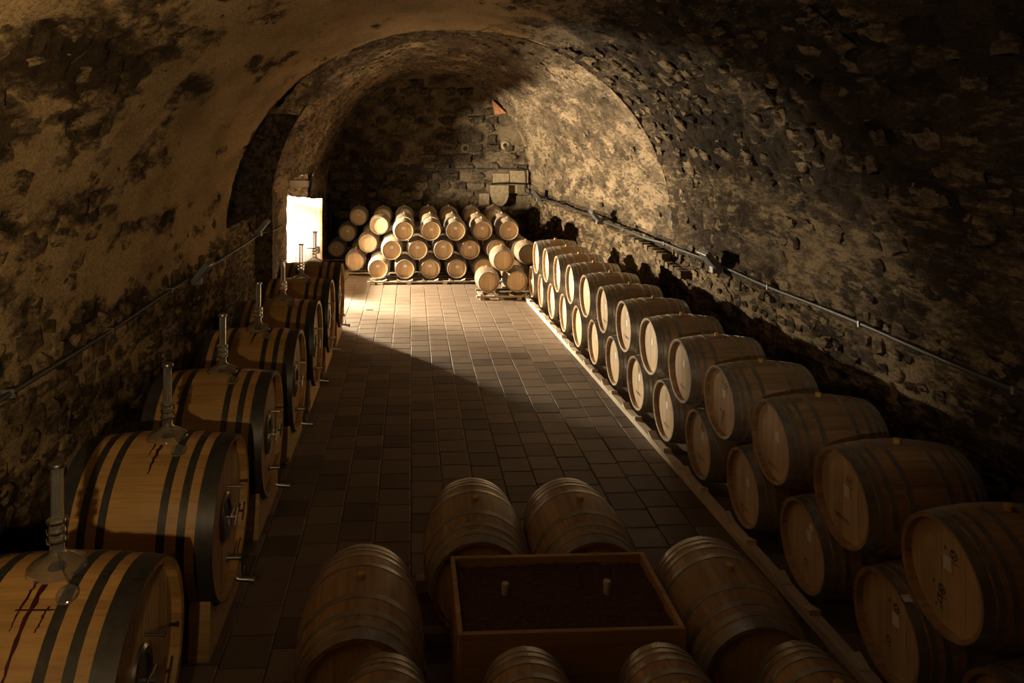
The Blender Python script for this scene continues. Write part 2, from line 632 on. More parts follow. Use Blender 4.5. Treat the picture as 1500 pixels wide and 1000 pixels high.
def build_shell(name, y0, y1, s0, s1, far, res, mat, zone, wear_fn, amp_fn, hole=None, kind='structure'):
    ys, ss, P, Nn = surface_grid(y0, y1, s0, s1, far, res)
    ny, ns = len(ys), len(ss)
    p = P.reshape(-1, 3)
    n = Nn.reshape(-1, 3)
    sarr = np.tile(ss, ny)
    big, mid, fine, stone, val = wear_height(p, sarr, zone)
    wear = wear_fn(p, sarr, big, mid)
    amp = amp_fn(p, wear)
    w = np.clip((wear - 0.35) / 0.35, 0, 1)
    h = (big - 0.5) * 0.10 + (mid - 0.5) * 0.05 + (fine - 0.5) * (0.025 + 0.085 * w) + w * (stone - 0.8) * 0.05 + w * (val - 0.5) * 0.04 - 0.025 * w
    p2 = p + n * (h * amp)[:, None]
    idx = np.arange(ny * ns).reshape(ny, ns)
    f = np.stack([idx[:-1, :-1], idx[:-1, 1:], idx[1:, 1:], idx[1:, :-1]], -1).reshape(-1, 4)
    if hole is not None:
        cpt = p[f].mean(axis=1)
        f = f[~hole(cpt)]
    me = bpy.data.meshes.new(name)
    me.vertices.add(len(p2))
    me.vertices.foreach_set('co', p2.astype(np.float32).ravel())
    me.loops.add(f.size)
    me.loops.foreach_set('vertex_index', f.astype(np.int32).ravel())
    me.polygons.add(len(f))
    me.polygons.foreach_set('loop_start', np.arange(0, f.size, 4, dtype=np.int32))
    me.polygons.foreach_set('loop_total', np.full(len(f), 4, dtype=np.int32))
    me.polygons.foreach_set('use_smooth', np.ones(len(f), dtype=bool))
    me.materials.append(M[mat])
    set_attr(me, 'wear', wear)
    set_attr(me, 'cell', np.clip(val * 0.7 + mid * 0.5 - 0.08, 0, 1))
    me.update(calc_edges=True)
    me.validate()
    o = obj(name, me)
    o['kind'] = kind
    return o


def wear_near_left(p, s, big, mid):
    # limewash mostly whole further in, fallen off in patches towards the near end and low down
    y, z = p[:, 1], p[:, 2]
    near = np.clip((9.0 - y) / 4.0, 0, 1)
    low = np.clip((2.7 - z) / 1.2, 0, 1)
    band = np.clip((z - 5.2) / 0.6, 0, 1)
    k = 0.21 + 0.33 * near + 0.34 * low - 0.16 * band
    return np.clip(k + (big - 0.5) * 0.3 + (mid - 0.5) * 2.0, 0, 1)


def wear_near_right(p, s, big, mid):
    z = p[:, 2]
    y = p[:, 1]
    high = np.clip((z - 3.0) / 1.0, 0, 1) * np.clip((6.2 - z) / 0.5, 0, 1)
    k = 0.50 + 0.22 * high + 0.08 * np.clip((y - 9) / 3, 0, 1)
    return np.clip(k + (big - 0.5) * 0.7 + (mid - 0.5) * 1.0, 0, 1)


def wear_near_top(p, s, big, mid):
    x = p[:, 0]
    r = np.clip((x - 1.2) / 1.6, 0, 1)
    a = wear_near_left(p, s, big, mid)
    b = wear_near_right(p, s, big, mid)
    return a * (1 - r) + b * r


def wear_far(p, s, big, mid):
    z = p[:, 2]
    k = 0.50 + 0.10 * np.clip((z - 4.5) / 1.5, 0, 1)
    return np.clip(k + (big - 0.5) * 0.5 + (mid - 0.5) * 0.9, 0, 1)


def amp1(p, w):
    return np.full(len(p), 1.0)


A0 = 0.145
S_TOP_L = 0.30     # the left shell of the far vault reaches up beyond the gateway window
wl = build_shell('wall_left', Y_FRONT, Y_STEP, 0, A0, False, 0.036, 'wall_near_left', 'near', wear_near_left, amp1)
wr = build_shell('wall_right', Y_FRONT, Y_STEP, 1 - A0, 1, False, 0.036, 'wall_right', 'near', wear_near_right, amp1)
cl = build_shell('ceiling', Y_FRONT, Y_STEP, A0, 1 - A0, False, 0.036, 'wall_near_left', 'near', wear_near_top, amp1)
wrf = build_shell('wall_right', Y_STEP, Y_BACK, 1 - A0, 1, True, 0.04, 'wall_right', 'near', wear_near_right, amp1)


def gate_hole(c):
    y, z = c[:, 1], c[:, 2]
    return (y > PIER1) & (y < GATE1) & (z < 3.2)


wlf = build_shell('wall_left', PIER0, Y_BACK, 0, S_TOP_L, True, 0.04, 'vault_far', 'far', wear_far, amp1, gate_hole)
clf = build_shell('ceiling', Y_STEP, Y_BACK, S_TOP_L, 1 - A0, True, 0.04, 'vault_far', 'far', wear_far, amp1)

# the ceiling of the near vault is darker and redder on its right half: a second material by face
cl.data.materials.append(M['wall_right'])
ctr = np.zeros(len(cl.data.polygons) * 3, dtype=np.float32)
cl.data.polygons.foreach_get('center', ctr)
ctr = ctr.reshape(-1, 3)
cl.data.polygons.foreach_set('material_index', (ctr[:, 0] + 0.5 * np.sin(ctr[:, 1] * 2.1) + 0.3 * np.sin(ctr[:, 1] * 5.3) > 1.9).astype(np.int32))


def flat_wall(name, x0, x1, z0, z1, y, mat, res, wear_k, inside=None):
    """wall facing -Y"""
    nx, nz = int((x1 - x0) / res) + 1, int((z1 - z0) / res) + 1
    X, Z = np.meshgrid(np.linspace(x0, x1, nx), np.linspace(z0, z1, nz), indexing='ij')
    p = np.stack([X.ravel(), np.full(X.size, y), Z.ravel()], 1)
    big, mid, fine, stone, val = wear_height(p, p[:, 2] / 15.6, 'back')
    low = np.clip((3.15 - p[:, 2]) / 0.3, 0, 1)
    right = np.clip((p[:, 0] - 0.6) / 1.5, 0, 1)
    wear = np.clip(wear_k + 0.22 * low * (1 - right) + (big - 0.5) * 0.6 + (mid - 0.5) * 0.9, 0, 1)
    w = np.clip((wear - 0.35) / 0.35, 0, 1)
    h = (big - 0.5) * 0.08 + (mid - 0.5) * 0.05 + (fine - 0.5) * 0.04 + w * (stone - 0.8) * 0.07 + w * (val - 0.5) * 0.04
    p[:, 1] -= h
    idx = np.arange(nx * nz).reshape(nx, nz)
    f = np.stack([idx[:-1, :-1], idx[1:, :-1], idx[1:, 1:], idx[:-1, 1:]], -1).reshape(-1, 4)
    me = mesh(name, p, [tuple(int(i) for i in q) for q in f], mat, True)
    set_attr(me, 'wear', wear)
    set_attr(me, 'cell', np.clip(val * 0.75 + mid * 0.4 - 0.08, 0, 1))
    o = obj(name, me)
    o['kind'] = 'structure'
    return o


wb = flat_wall('wall_back', -3.9, 5.2, 0, 7.0, Y_BACK, 'wall_back', 0.05, 0.46)
wf = obj('wall_front', MB().box(-4.2, 5.8, Y_FRONT - 0.3, Y_FRONT, 0, 7.0).mesh('wall_front', 'wall_right'))
wf['kind'] = 'structure'


def trim(name, mb, mat, smooth=False):
    o = obj(name, mb.mesh(name, mat, smooth))
    o['kind'] = 'structure'
    set_attr(o.data, 'wear', np.full(len(o.data.vertices), 0.5))
    set_attr(o.data, 'cell', RNG.random(len(o.data.vertices)) * 0.5 + 0.1)
    return o


def rough_box(x0, x1, y0, y1, z0, z1, res=0.14, amp=0.025, seed=0):
    """masonry block with uneven faces"""
    bm = bmesh.new()
    bmesh.ops.create_cube(bm, size=1.0)
    for q in bm.verts:
        q.co = Vector(((x0 + x1) / 2 + q.co.x * (x1 - x0), (y0 + y1) / 2 + q.co.y * (y1 - y0), (z0 + z1) / 2 + q.co.z * (z1 - z0)))
    for ax in range(3):
        es = [e for e in bm.edges if abs((e.verts[0].co - e.verts[1].co)[ax]) > 1e-4]
        d = (x1 - x0, y1 - y0, z1 - z0)[ax]
        c = min(60, max(0, int(d / res)))
        if c:
            bmesh.ops.subdivide_edges(bm, edges=es, cuts=c, use_grid_fill=True)
    bmesh.ops.recalc_face_normals(bm, faces=bm.faces)
    co = np.array([v.co for v in bm.verts])
    n = fbm(co * np.array([4.0, 4.0, 5.0]), 3, 31 + seed) - 0.5
    bm.normal_update()
    for v, k in zip(bm.verts, n):
        v.co += v.normal * float(k) * amp * 2.4
    m = MB()
    m.bm(bm)
    return m


# step of the vault, side niche, pier and gateway on the left
def ring_strip():
    m = MB()
    vs, fs = [], []
    ns = 90
    for i in range(ns + 1):
        s = i / ns
        a = surf(Y_STEP, s, False)[0]
        c = Vector((0.8, Y_STEP, SPRING))
        d = Vector((a.x - c.x, 0, max(0, a.z - c.z)))
        b = a + d.normalized() * 0.8
        vs += [a, b, b + Vector((0, 0.03, 0)), a + Vector((0, 0.03, 0))]
    for i in range(ns):
        for k in range(4):
            fs.append((i * 4 + k, i * 4 + (k + 1) % 4, i * 4 + 4 + (k + 1) % 4, i * 4 + 4 + k))
    return m.add(vs, fs)


trim('trim_1', ring_strip(), 'wall_near_left')
trim('wall_niche_low', rough_box(-4.05, -3.54, Y_STEP - 0.05, PIER0 + 0.15, -0.02, 2.46, seed=2), 'wall_right', True)
trim('wall_niche_back', rough_box(-5.05, -4.75, Y_STEP - 0.4, PIER0 + 0.6, 0, 6.0, seed=3), 'wall_back', True)
trim('wall_niche_vault', rough_box(-5.0, -2.55, Y_STEP + 0.02, PIER0 + 0.5, 4.75, 5.6, seed=4), 'wall_back', True)
build_shell('ceiling', Y_STEP, PIER0 + 0.05, 0.283, S_TOP_L, True, 0.04, 'vault_far', 'far', wear_far, amp1)
trim('wall_niche_vault', rough_box(-5.0, -2.12, Y_STEP + 0.02, PIER0 + 0.3, 5.25, 6.5, seed=14), 'wall_back', True)
trim('trim_2', rough_box(-4.75, -4.35, 15.35, 15.7, 2.4, 4.9, seed=6), 'wall_back', True)
trim('wall_pier', rough_box(-4.6, -3.16, PIER0 - 0.02, PIER1, -0.02, 5.4, seed=5), 'wall_back', True)
pf = MB()
cut = [surf(PIER0 + 0.02, 0.05 + 0.27 * k / 30, True)[0] for k in range(31)]
pv = []
for q in cut:
    pv += [(q.x + 0.03, PIER0 - 0.02, q.z), (-4.9, PIER0 - 0.02, q.z), (q.x + 0.03, PIER0 + 0.06, q.z), (-4.9, PIER0 + 0.06, q.z)]
fs_ = []
for k in range(30):
    a, b = 4 * k, 4 * k + 4
    fs_ += [(a, a + 1, b + 1, b), (a + 2, b + 2, b + 3, a + 3), (a, b, b + 2, a + 2), (a + 1, a + 3, b + 3, b + 1)]
pf.add(pv, fs_ + [(0, 2, 3, 1), (120, 121, 123, 122)])
trim('wall_pier', pf, 'wall_back')
trim('wall_gate_far', rough_box(-4.6, -3.2, GATE1 - 0.02, GATE1 + 0.5, -0.02, 4.2, seed=7), 'wall_right', True)
trim('wall_gate_top', rough_box(-4.6, -2.98, PIER1 - 0.1, GATE1 + 0.1, 3.17, 4.1, seed=10), 'wall_back', True)
# timber lintel over the leaf; light blockers added out of view in the gateway
trim('gate_low_blocker', rough_box(-5.2, -3.3, 21.70, 21.95, -0.02, 2.40, seed=11), 'vault_far', True)  # added behind the leaf to keep gateway light off the rear-left barrels
trim('gate_beam_blocker', MB().box(-4.75, -3.88, 21.20, 21.40, 2.585, 2.95, 0.01), 'dark_oak')  # unseen beam added to shade the far jamb
trim('trim_5', MB().box(-4.6, -3.12, 22.42, 22.70, 2.67, 2.88, 0.01), 'dark_oak')
trim('gate_panel_blocker', MB().box(-3.64, -3.58, 19.98, 21.00, 0.0, 1.84, 0.006), 'door')  # unseen panel added to shade the floor inside the gateway
gp = MB().box(-4.06, -3.96, 19.63, 19.98, 0.0, 3.3, 0.01)  # unseen uprights added to cut off parts of the gateway lights
gp.box(-4.5, -4.06, 19.90, 19.98, 0.0, 3.3, 0.01)
gp.box(-4.25, -4.15, 20.66, 21.02, 0.0, 2.50, 0.01)
gp.box(-4.25, -4.15, 21.02, 21.60, 0.0, 2.60, 0.01)
trim('gate_light_blocker', gp, 'beam')
# gallery slab and parapet, out of view, added to shade the foreground barrels
trim('parapet_blocker', MB().box(-0.90, 5.2, 1.0, 1.1, 2.42, 3.2), 'beam')
trim('gallery_blocker', MB().box(-0.90, 5.2, Y_FRONT, 1.0, 2.42, 2.6), 'beam')
# ledge of the thicker lower masonry on the right
ys = np.arange(14.2, Y_BACK, 0.05)
lv, lf = [], []
NZ = 46
for y in ys:
    c0, _, r0, _ = profile(float(y), True)
    h = 1.86 + 0.012 * (y - 14) + 0.02 * math.sin(y * 3.1)
    x = c0 + r0
    for k in range(NZ):
        if k < 40:
            lv.append((x - 0.19, y, h * k / 39))
        else:
            lv.append((x - 0.19 + 0.08 * (k - 39), y, h + 0.01 * (k - 39)))
nyl = len(ys)
lp = np.array(lv)
ln = fbm(lp * np.array([4.5, 3.5, 5.0]), 4, 60) - 0.5
le, lval = cells(lp[:, 1] / 0.34 + ln * 0.4, lp[:, 2] / 0.2 + ln * 0.4, 15)
lp[:, 0] -= ln * 0.14 + (np.clip(le / 0.25, 0, 1) - 0.8) * 0.05 + (lval - 0.5) * 0.05
lp[:, 2] += np.where(lp[:, 2] > 1.7, ln * 0.12, 0)
for i in range(nyl - 1):
    for k in range(NZ - 1):
        lf.append((i * NZ + k, i * NZ + k + 1, (i + 1) * NZ + k + 1, (i + 1) * NZ + k))
lf.append(tuple(range(NZ)))
lo = obj('trim_3', mesh('trim_3', lp, lf, 'wall_right', True))
lo['kind'] = 'structure'
set_attr(lo.data, 'wear', np.clip(0.5 + ln * 0.9, 0, 1))
set_attr(lo.data, 'cell', np.clip(lval * 0.7 + 0.2, 0, 1))
trim('ground_outside', MB().box(-9, -3.0, 15, 26, -0.3, -0.02), 'mortar')

# ------------------------------------------------------------------ individual stones in the masonry


def stone_mesh(name, mat, seed, bricky, wear, cell):
    r = random.Random(seed)
    bm = bmesh.new()
    bmesh.ops.create_cube(bm, size=1.0)
    bmesh.ops.subdivide_edges(bm, edges=list(bm.edges), cuts=1, use_grid_fill=True)
    k = 0.25 if bricky else 0.42
    for v in bm.verts:
        v.co = v.co.lerp(v.co.normalized() * 0.58, k)
        j = 0.05 if bricky else 0.18
        v.co += Vector((r.uniform(-j, j), r.uniform(-j, j), r.uniform(-j, j)))
    m = MB()
    m.bm(bm)
    me = m.mesh(name, mat, False)
    sharp_smooth(me, 1.3)
    set_attr(me, 'wear', np.full(len(me.vertices), wear))
    set_attr(me, 'cell', np.full(len(me.vertices), cell))
    return me


def stone_set(mat, seed, bricky=False, n=7):
    r = random.Random(seed)
    return [stone_mesh('brick' if bricky else 'stone', mat, seed * 31 + i, bricky, r.uniform(0.42, 0.62), r.uniform(0.15, 0.8)) for i in range(n)]


STONES = {'right': stone_set('wall_right', 1), 'left': stone_set('wall_near_left', 2), 'back': stone_set('wall_back', 3), 'far': stone_set('vault_far', 4)}
BRICKS = stone_set('vault_far', 5, True)


def put_stone(name, me, parent, pos, nrm, w, h, d, twist=0.0):
    o = bpy.data.objects.new(name, me)
    n = Vector(nrm).normalized()
    t = Vector((0, 1, 0)) if abs(n.y) < 0.8 else Vector((1, 0, 0))
    b = n.cross(t).normalized()
    t = b.cross(n).normalized()
    R = Matrix((t, b, n)).transposed().to_4x4() @ Matrix.Rotation(twist, 4, 'Z')
    o.matrix_world = Matrix.Translation(pos) @ R @ Matrix.Diagonal((w, h, d, 1))
    o.parent = parent
    COL.objects.link(o)
    return o


def scatter(parent, far, yr, sr, n, mats, size, seed, proud=0.02, bricky=False, keep=None):
    r = random.Random(seed)
    done = []
    tries = 0
    while len(done) < n and tries < n * 40:
        tries += 1
        row = 0.25 if not bricky else 0.16
        y = r.uniform(*yr)
        s = r.uniform(*sr)
        s = (math.floor(s * 15.6 / row) + 0.5) * row / 15.6 + r.uniform(-0.002, 0.002)
        w = r.uniform(*size)
        h = min(row * 1.05, w * r.uniform(0.5, 0.95)) if not bricky else 0.12
        if any(abs(y - a) < (w + c) * 0.52 and abs(s - b) * 15.6 < (h + e) * 0.52 for a, b, c, e in done):
            continue
        p, nn = surf(y, s, far)
        if keep and not keep(p):
            continue
        done.append((y, s, w, h))
        me = r.choice(BRICKS) if bricky else r.choice(STONES[mats])
        put_stone('brick' if bricky else 'stone', me, parent, p - nn * r.uniform(0.010, 0.024) + nn * (proud - 0.02), nn, w, h, 0.065, r.uniform(-0.12, 0.12) * (1 if bricky else 3))


scatter(wr, False, (5.5, 13.9), (1 - A0 + 0.005, 0.995), 290, 'right', (0.11, 0.30), 1)
scatter(cl, False, (2.5, 13.8), (A0, 0.36), 100, 'left', (0.18, 0.42), 2, 0.012,
        keep=lambda p: p.y < 8.2 or p.z < 3)
scatter(cl, False, (4.0, 13.8), (0.62, 1 - A0), 200, 'right', (0.14, 0.36), 3)
scatter(wl, False, (4.5, 13.8), (0.05, A0), 170, 'left', (0.12, 0.30), 4)
scatter(clf, True, (14.3, 26), (0.36, 1 - A0), 290, None, (0.22, 0.34), 5, 0.012, bricky=True)
scatter(wlf, True, (18.4, 26), (0.15, 0.29), 60, 'far', (0.2, 0.4), 6,
        keep=lambda p: p.y > 23.0 or p.z > 3.5)
rs = random.Random(12)
done = []
for k in range(900):
    x, z = rs.uniform(-3.0, 4.4), rs.uniform(1.2, 6.2)
    if z > 3.1 and rs.random() < 0.75:
        continue
    if z > 2.2 + 4.3 * math.sqrt(max(0, 1 - ((x - 0.74) / 3.9) ** 2)) - 0.2:
        continue
    z = math.floor(z / 0.36) * 0.36 + 0.18 + rs.uniform(-0.03, 0.03)
    w, h = rs.uniform(0.25, 0.62), rs.uniform(0.2, 0.32)
    if any(abs(x - a) < (w + c) * 0.53 and abs(z - b) < (h + d) * 0.53 for a, b, c, d in done) or len(done) > 120:
        continue
    if 2.9 < x < 4.6 and 1.5 < z < 2.9:
        continue
    done.append((x, z, w, h))
    put_stone('stone', rs.choice(STONES['back']), wb, (x, Y_BACK - 0.005, z), (0, -1, 0), w, h, 0.14, rs.uniform(-0.08, 0.08))
# dressed stones round the corbel on the back wall, right
for (x0, x1, z0, z1, d) in ((3.15, 3.75, 2.44, 2.82, 0.16), (3.79, 4.5, 2.44, 2.92, 0.14), (3.72, 4.1, 2.06, 2.40, 0.10), (4.12, 4.55, 2.0, 2.40, 0.13),
                            (2.62, 3.0, 1.62, 2.05, 0.12), (4.05, 4.6, 1.5, 1.96, 0.12)):
    m = rough_box(x0, x1, Y_BACK - d, Y_BACK + 0.1, z0, z1, 0.2, 0.012, int(x0 * 10))
    o = obj('stone', m.mesh('stone', 'rock_pale', True), wb)
# corbel: rounded below
cb = MB()
prof = [(-0.33, 0.0), (0.33, 0.0), (0.34, -0.42), (0.24, -0.66), (0.10, -0.78), (-0.06, -0.78), (-0.24, -0.64), (-0.33, -0.42)]
vs = [(3.38 + a, Y_BACK - 0.34, 2.38 + b) for a, b in prof] + [(3.38 + a, Y_BACK + 0.1, 2.38 + b) for a, b in prof]
n = len(prof)
cb.add(vs, [tuple(range(n)), tuple(range(2 * n - 1, n - 1, -1))] + [(i, i + n, (i + 1) % n + n, (i + 1) % n) for i in range(n)])
obj('corbel', cb.mesh('corbel', 'rock_pale'), wb)
# two putlog holes with pale mortar rims
for (x, z) in ((2.1, 3.78), (3.63, 3.89)):
    m = MB().lathe([(0.0, 0.02), (0.07, 0.02), (0.09, -0.05), (0.17, -0.02), (0.2, 0.06)], 14, 'Y', (x, Y_BACK - 0.02, z))
    obj('hole_rim', m.mesh('hole_rim', 'rock_pale', True), wb)
    m = MB().lathe([(0.0, -0.03), (0.055, -0.03), (0.06, 0.05)], 12, 'Y', (x, Y_BACK - 0.03, z), Matrix.Diagonal((0.8, 1, 1.5)))
    obj('hole', m.mesh('hole', 'iron', True), wb)
# bricks of the broken ledge on the right wall
for k in range(7):
    y = 15.9 - k * 0.29
    o = put_stone('brick', BRICKS[k % 5], wrf, (5.02, y, 1.93 - 0.012 * k), (-1, 0, 0), 0.26, 0.12, 0.2, 0.05)
for k in range(16):
    y = 15.3 - k * 0.24
    o = put_stone('brick', BRICKS[(k * 3) % 5], wrf, (5.05, max(13.2, y), 1.78 - 0.008 * k), (-1, 0, 0), 0.2, 0.11, 0.2, 0.02)

# ------------------------------------------------------------------ floor
T = 0.383
floor = obj('floor', MB().box(-5.2, 6.0, Y_FRONT, Y_BACK + 0.3, -0.3, -0.022).mesh('floor', 'mortar'))
floor['kind'] = 'structure'
TILES = []
for k in range(8):
    r = random.Random(k)
    h = T / 2 - 0.004
    b = 0.008
    t = [r.uniform(-0.0016, 0.0016) for _ in range(4)]
    j = [r.uniform(-0.004, 0.004) for _ in range(8)]
    c = [(-h + j[0], -h + j[1]), (h + j[2], -h + j[3]), (h + j[4], h + j[5]), (-h + j[6], h + j[7])]
    v = [(x, y, -0.03) for x, y in c] + [(x, y, -0.006) for x, y in c] + [(x * (1 - b / h), y * (1 - b / h), 0.0 + t[i]) for i, (x, y) in enumerate(c)]
    f = [(8, 9, 10, 11)] + [(i, (i + 1) % 4, (i + 1) % 4 + 4, i + 4) for i in range(4)] + [(i + 4, (i + 1) % 4 + 4, (i + 1) % 4 + 8, i + 8) for i in range(4)]
    TILES.append(mesh('tile', v, f, 'tile'))
near_tiles = []
rest = []
for col in range(-9, 14):
    off = (0.0 if (col // 3) % 2 else 0.45) + (0.12 * (col % 3 == 1))
    for row in range(0, 72):
        x = col * T + T / 2
        y = (row + off) * T + 0.1
        vis = -1.75 < x < 3.55 and 5.9 < y < 20.8
        (near_tiles if vis else rest).append((x, y, row, col))
near_tiles.sort(key=lambda q: q[1])
rest += near_tiles[300:]
near_tiles = near_tiles[:300]
rt = random.Random(4)
for x, y, row, col in near_tiles:
    obj('tile', rt.choice(TILES), floor, (x, y, 0), (0, 0, rt.choice((0, PI / 2, PI)) + rt.uniform(-0.008, 0.008)))
mb = MB()
tone = []
for x, y, row, col in rest:
    me = rt.choice(TILES)
    a = rt.choice((0, PI / 2, PI)) + rt.uniform(-0.008, 0.008)
    ca, sa = math.cos(a), math.sin(a)
    mb.add([(x + v.co.x * ca - v.co.y * sa, y + v.co.x * sa + v.co.y * ca, v.co.z) for v in me.vertices], [tuple(p.vertices) for p in me.polygons])
    tone += [rt.random()] * len(me.vertices)
ro = obj('tile', mb.mesh('tile_rest', 'tile'), floor)
ro['kind'] = 'stuff'
set_attr(ro.data, 'tone', np.array(tone) * 1.0)
# small drain grate
dg = obj('floor_drain', MB().box(-0.09, 0.09, -0.05, 0.05, 0, 0.006).mesh('floor_drain', 'grey'), None, (-1.0, 17.72, 0.001))
tag(dg, 'small metal drain plate set in the sunlit floor tiles', 'drain')
for k in range(4):
    obj('slot', MB().box(-0.012, 0.012, -0.035, 0.035, 0.005, 0.008).mesh('slot', 'iron'), dg, (-0.063 + 0.042 * k, 0, 0))

# ------------------------------------------------------------------ barrels


def rad(t, rb, rh):
    return rb - (rb - rh) * abs(t) ** 1.85


def staves_mesh(name, L, rb, rh, nst, mat, rings=12, recess=0.06, chime=0.028, grooves=True):
    """body of staves with hollow ends; axis = local Y, front at -L/2, resting height rb"""
    r = random.Random(nst * 3 + int(L * 100))
    per = 3
    ts = [-1 + 2 * i / rings for i in range(rings + 1)]
    prof = [(rad(-1, rb, rh) - chime - 0.004, -L / 2 + recess + 0.01), (rad(-1, rb, rh) - chime, -L / 2 + 0.006)]
    prof += [(rad(t, rb, rh), t * L / 2) for t in ts]
    prof += [(rad(1, rb, rh) - chime, L / 2 - 0.006), (rad(1, rb, rh) - chime - 0.004, L / 2 - recess - 0.01)]
    n = len(prof)
    vs, fs, att = [], [], []
    seg = nst * per
    tone = [r.random() for _ in range(nst)]
    for i in range(seg):
        a = 2 * PI * i / seg
        g = 0.9955 if (grooves and i % per == 0) else 1.0
        for k, (q, y) in enumerate(prof):
            vs.append((q * g * math.sin(a), y, rb + q * g * math.cos(a)))
    for i in range(seg):
        j = (i + 1) % seg
        for k in range(n - 1):
            fs.append((i * n + k, i * n + k + 1, j * n + k + 1, j * n + k))
            att.append(tone[i // per])
    me = mesh(name, vs, fs, mat, True)
    sharp_smooth(me, 0.5)
    a = me.attributes.new('stave', 'FLOAT', 'FACE')
    a.data.foreach_set('value', np.array(att, dtype=np.float32))
    return me


def hoop_mesh(name, L, rb, rh, t0, t1, mat, seg=48, th=0.003, rivets=True, rv=0.006):
    vs, fs = [], []
    q0, q1 = rad(t0, rb, rh), rad(t1, rb, rh)
    y0, y1 = t0 * L / 2, t1 * L / 2
    prof = [(q0 - 0.004, y0), (q0 + th, y0), (q1 + th, y1), (q1 - 0.004, y1)]
    n = 4
    for i in range(seg):
        a = 2 * PI * i / seg
        for q, y in prof:
            vs.append((q * math.sin(a), y, rb + q * math.cos(a)))
    for i in range(seg):
        j = (i + 1) % seg
        for k in range(n - 1):
            fs.append((i * n + k, i * n + k + 1, j * n + k + 1, j * n + k))
    m = MB().add(vs, fs)
    # overlapped joint with rivets near the top
    ym, qm = (y0 + y1) / 2, (q0 + q1) / 2 + th
    jv = []
    for a in (-0.13, 0.02):
        jv += [((q0 + th + 0.003) * math.sin(a), y0, rb + (q0 + th + 0.003) * math.cos(a)), ((q1 + th + 0.003) * math.sin(a), y1, rb + (q1 + th + 0.003) * math.cos(a))]
    m.add(jv, [(0, 2, 3, 1)])
    if rivets:
        for a in (-0.09, -0.02):
            for dy in ((-0.22, 0.22) if abs(y1 - y0) > 0.05 else (0,)):
                q = qm + 0.002
                c = Vector((q * math.sin(a), ym + dy * (y1 - y0), rb + q * math.cos(a)))
                up = Vector((math.sin(a), 0, math.cos(a)))
                e1, e2 = Vector((0, 1, 0)), up.cross(Vector((0, 1, 0)))
                ring = [c + (e1 * math.cos(b) + e2 * math.sin(b)) * rv for b in (0, PI / 3, 2 * PI / 3, PI, 4 * PI / 3, 5 * PI / 3)]
                m.add(ring + [c + up * rv * 0.6], [(k, (k + 1) % 6, 6) for k in range(6)])
    return m.mesh(name, mat, True)


def board_meshes(name, R, rb, y, nb, mat, thick=0.016, widths=None, cut=None, gap=0.0012):
    """vertical boards of a round head; each its own mesh, front face towards -Y"""
    out = []
    w = widths or [1.0] * nb
    tot = sum(w)
    x = -R
    for k in range(nb):
        x0, x1 = x + gap, x + 2 * R * w[k] / tot - gap
        x = x + 2 * R * w[k] / tot
        xs = np.linspace(x0, x1, 6)
        top = [(q, math.sqrt(max(0, R * R - q * q))) for q in xs]
        poly = top + [(q, -z) for q, z in top[::-1]]
        n = len(poly)
        yy = y + (0.0008 if k % 2 else 0)
        v = [(a, yy, rb + b) for a, b in poly] + [(a, yy + thick, rb + b) for a, b in poly]
        f = [tuple(range(n))] + [(i, i + n, (i + 1) % n + n, (i + 1) % n) for i in range(n)]
        me = mesh(name, v, f, mat)
        bm = bmesh.new()
        bm.from_mesh(me)
        bmesh.ops.remove_doubles(bm, verts=bm.verts, dist=1e-5)
        bmesh.ops.recalc_face_normals(bm, faces=bm.faces)
        bm.to_mesh(me)
        bm.free()
        # front must face -Y
        out.append(me)
    return out


def disc_mesh(name, R, rb, y, mat, seg=32):
    vs = [(0, y, rb)] + [(R * math.sin(2 * PI * i / seg), y, rb + R * math.cos(2 * PI * i / seg)) for i in range(seg)]
    return mesh(name, vs, [(0, 1 + i, 1 + (i + 1) % seg) for i in range(seg)], mat)


class BarrelKit:
    def __init__(s, L, rb, rh, nst, hoops, boards):
        s.L, s.rb, s.rh = L, rb, rh
        s.body = staves_mesh('staves', L, rb, rh, nst, 'stave')
        s.hoops = [hoop_mesh('hoop', L, rb, rh, a, b, 'hoop') for a, b in hoops]
        R = rh - 0.03
        s.recess = 0.058
        s.boards = board_meshes('head_board', R, rb, -L / 2 + s.recess, boards, 'head', widths=[0.9, 1.1, 1.0, 1.15, 0.95, 1.05, 0.9][:boards])
        s.back = disc_mesh('back_head', R, rb, L / 2 - s.recess, 'head')
        m = MB().lathe([(0.0, 2 * rb + 0.036), (0.024, 2 * rb + 0.036), (0.03, 2 * rb + 0.03), (0.028, 2 * rb - 0.02)], 14)
        s.bung = m.mesh('bung', 'bung', True)
        y = -L / 2 + s.recess - 0.001
        s.label = {}
        s.face_y = y

    def paper(s, w, h, x, z, tilt):
        key = (w, h)
        if key not in s.label:
            s.label[key] = MB().box(-w / 2, w / 2, -0.002, 0.0, -h / 2, h / 2).mesh('paper_label', 'paper')
        return s.label[key], (x, s.face_y, s.rb + z), (0, tilt, 0)

    def make(s, name, label, cat, loc, rz, group, roll=0.0, detail=2, stamps=()):
        t = thing(name, label, cat, loc, rz, group)
        obj('staves', s.body, t)
        for h in s.hoops:
            obj('hoop', h, t)
        if detail >= 1:
            for b in s.boards:
                obj('head_board', b, t)
        obj('back_head', s.back, t)
        obj('bung', s.bung, t)
        for q in stamps:
            kind = q[0]
            if kind == 'paper':
                me, l, r = s.paper(*q[1:])
                obj('paper_label', me, t, l, r)
            else:
                me = STAMP[kind]
                obj('round_sticker' if kind == 'sticker' else 'stamp', me, t, (q[1], s.face_y - 0.0012, s.rb + q[2]), (0, q[3] if len(q) > 3 else 0, 0))
        return t


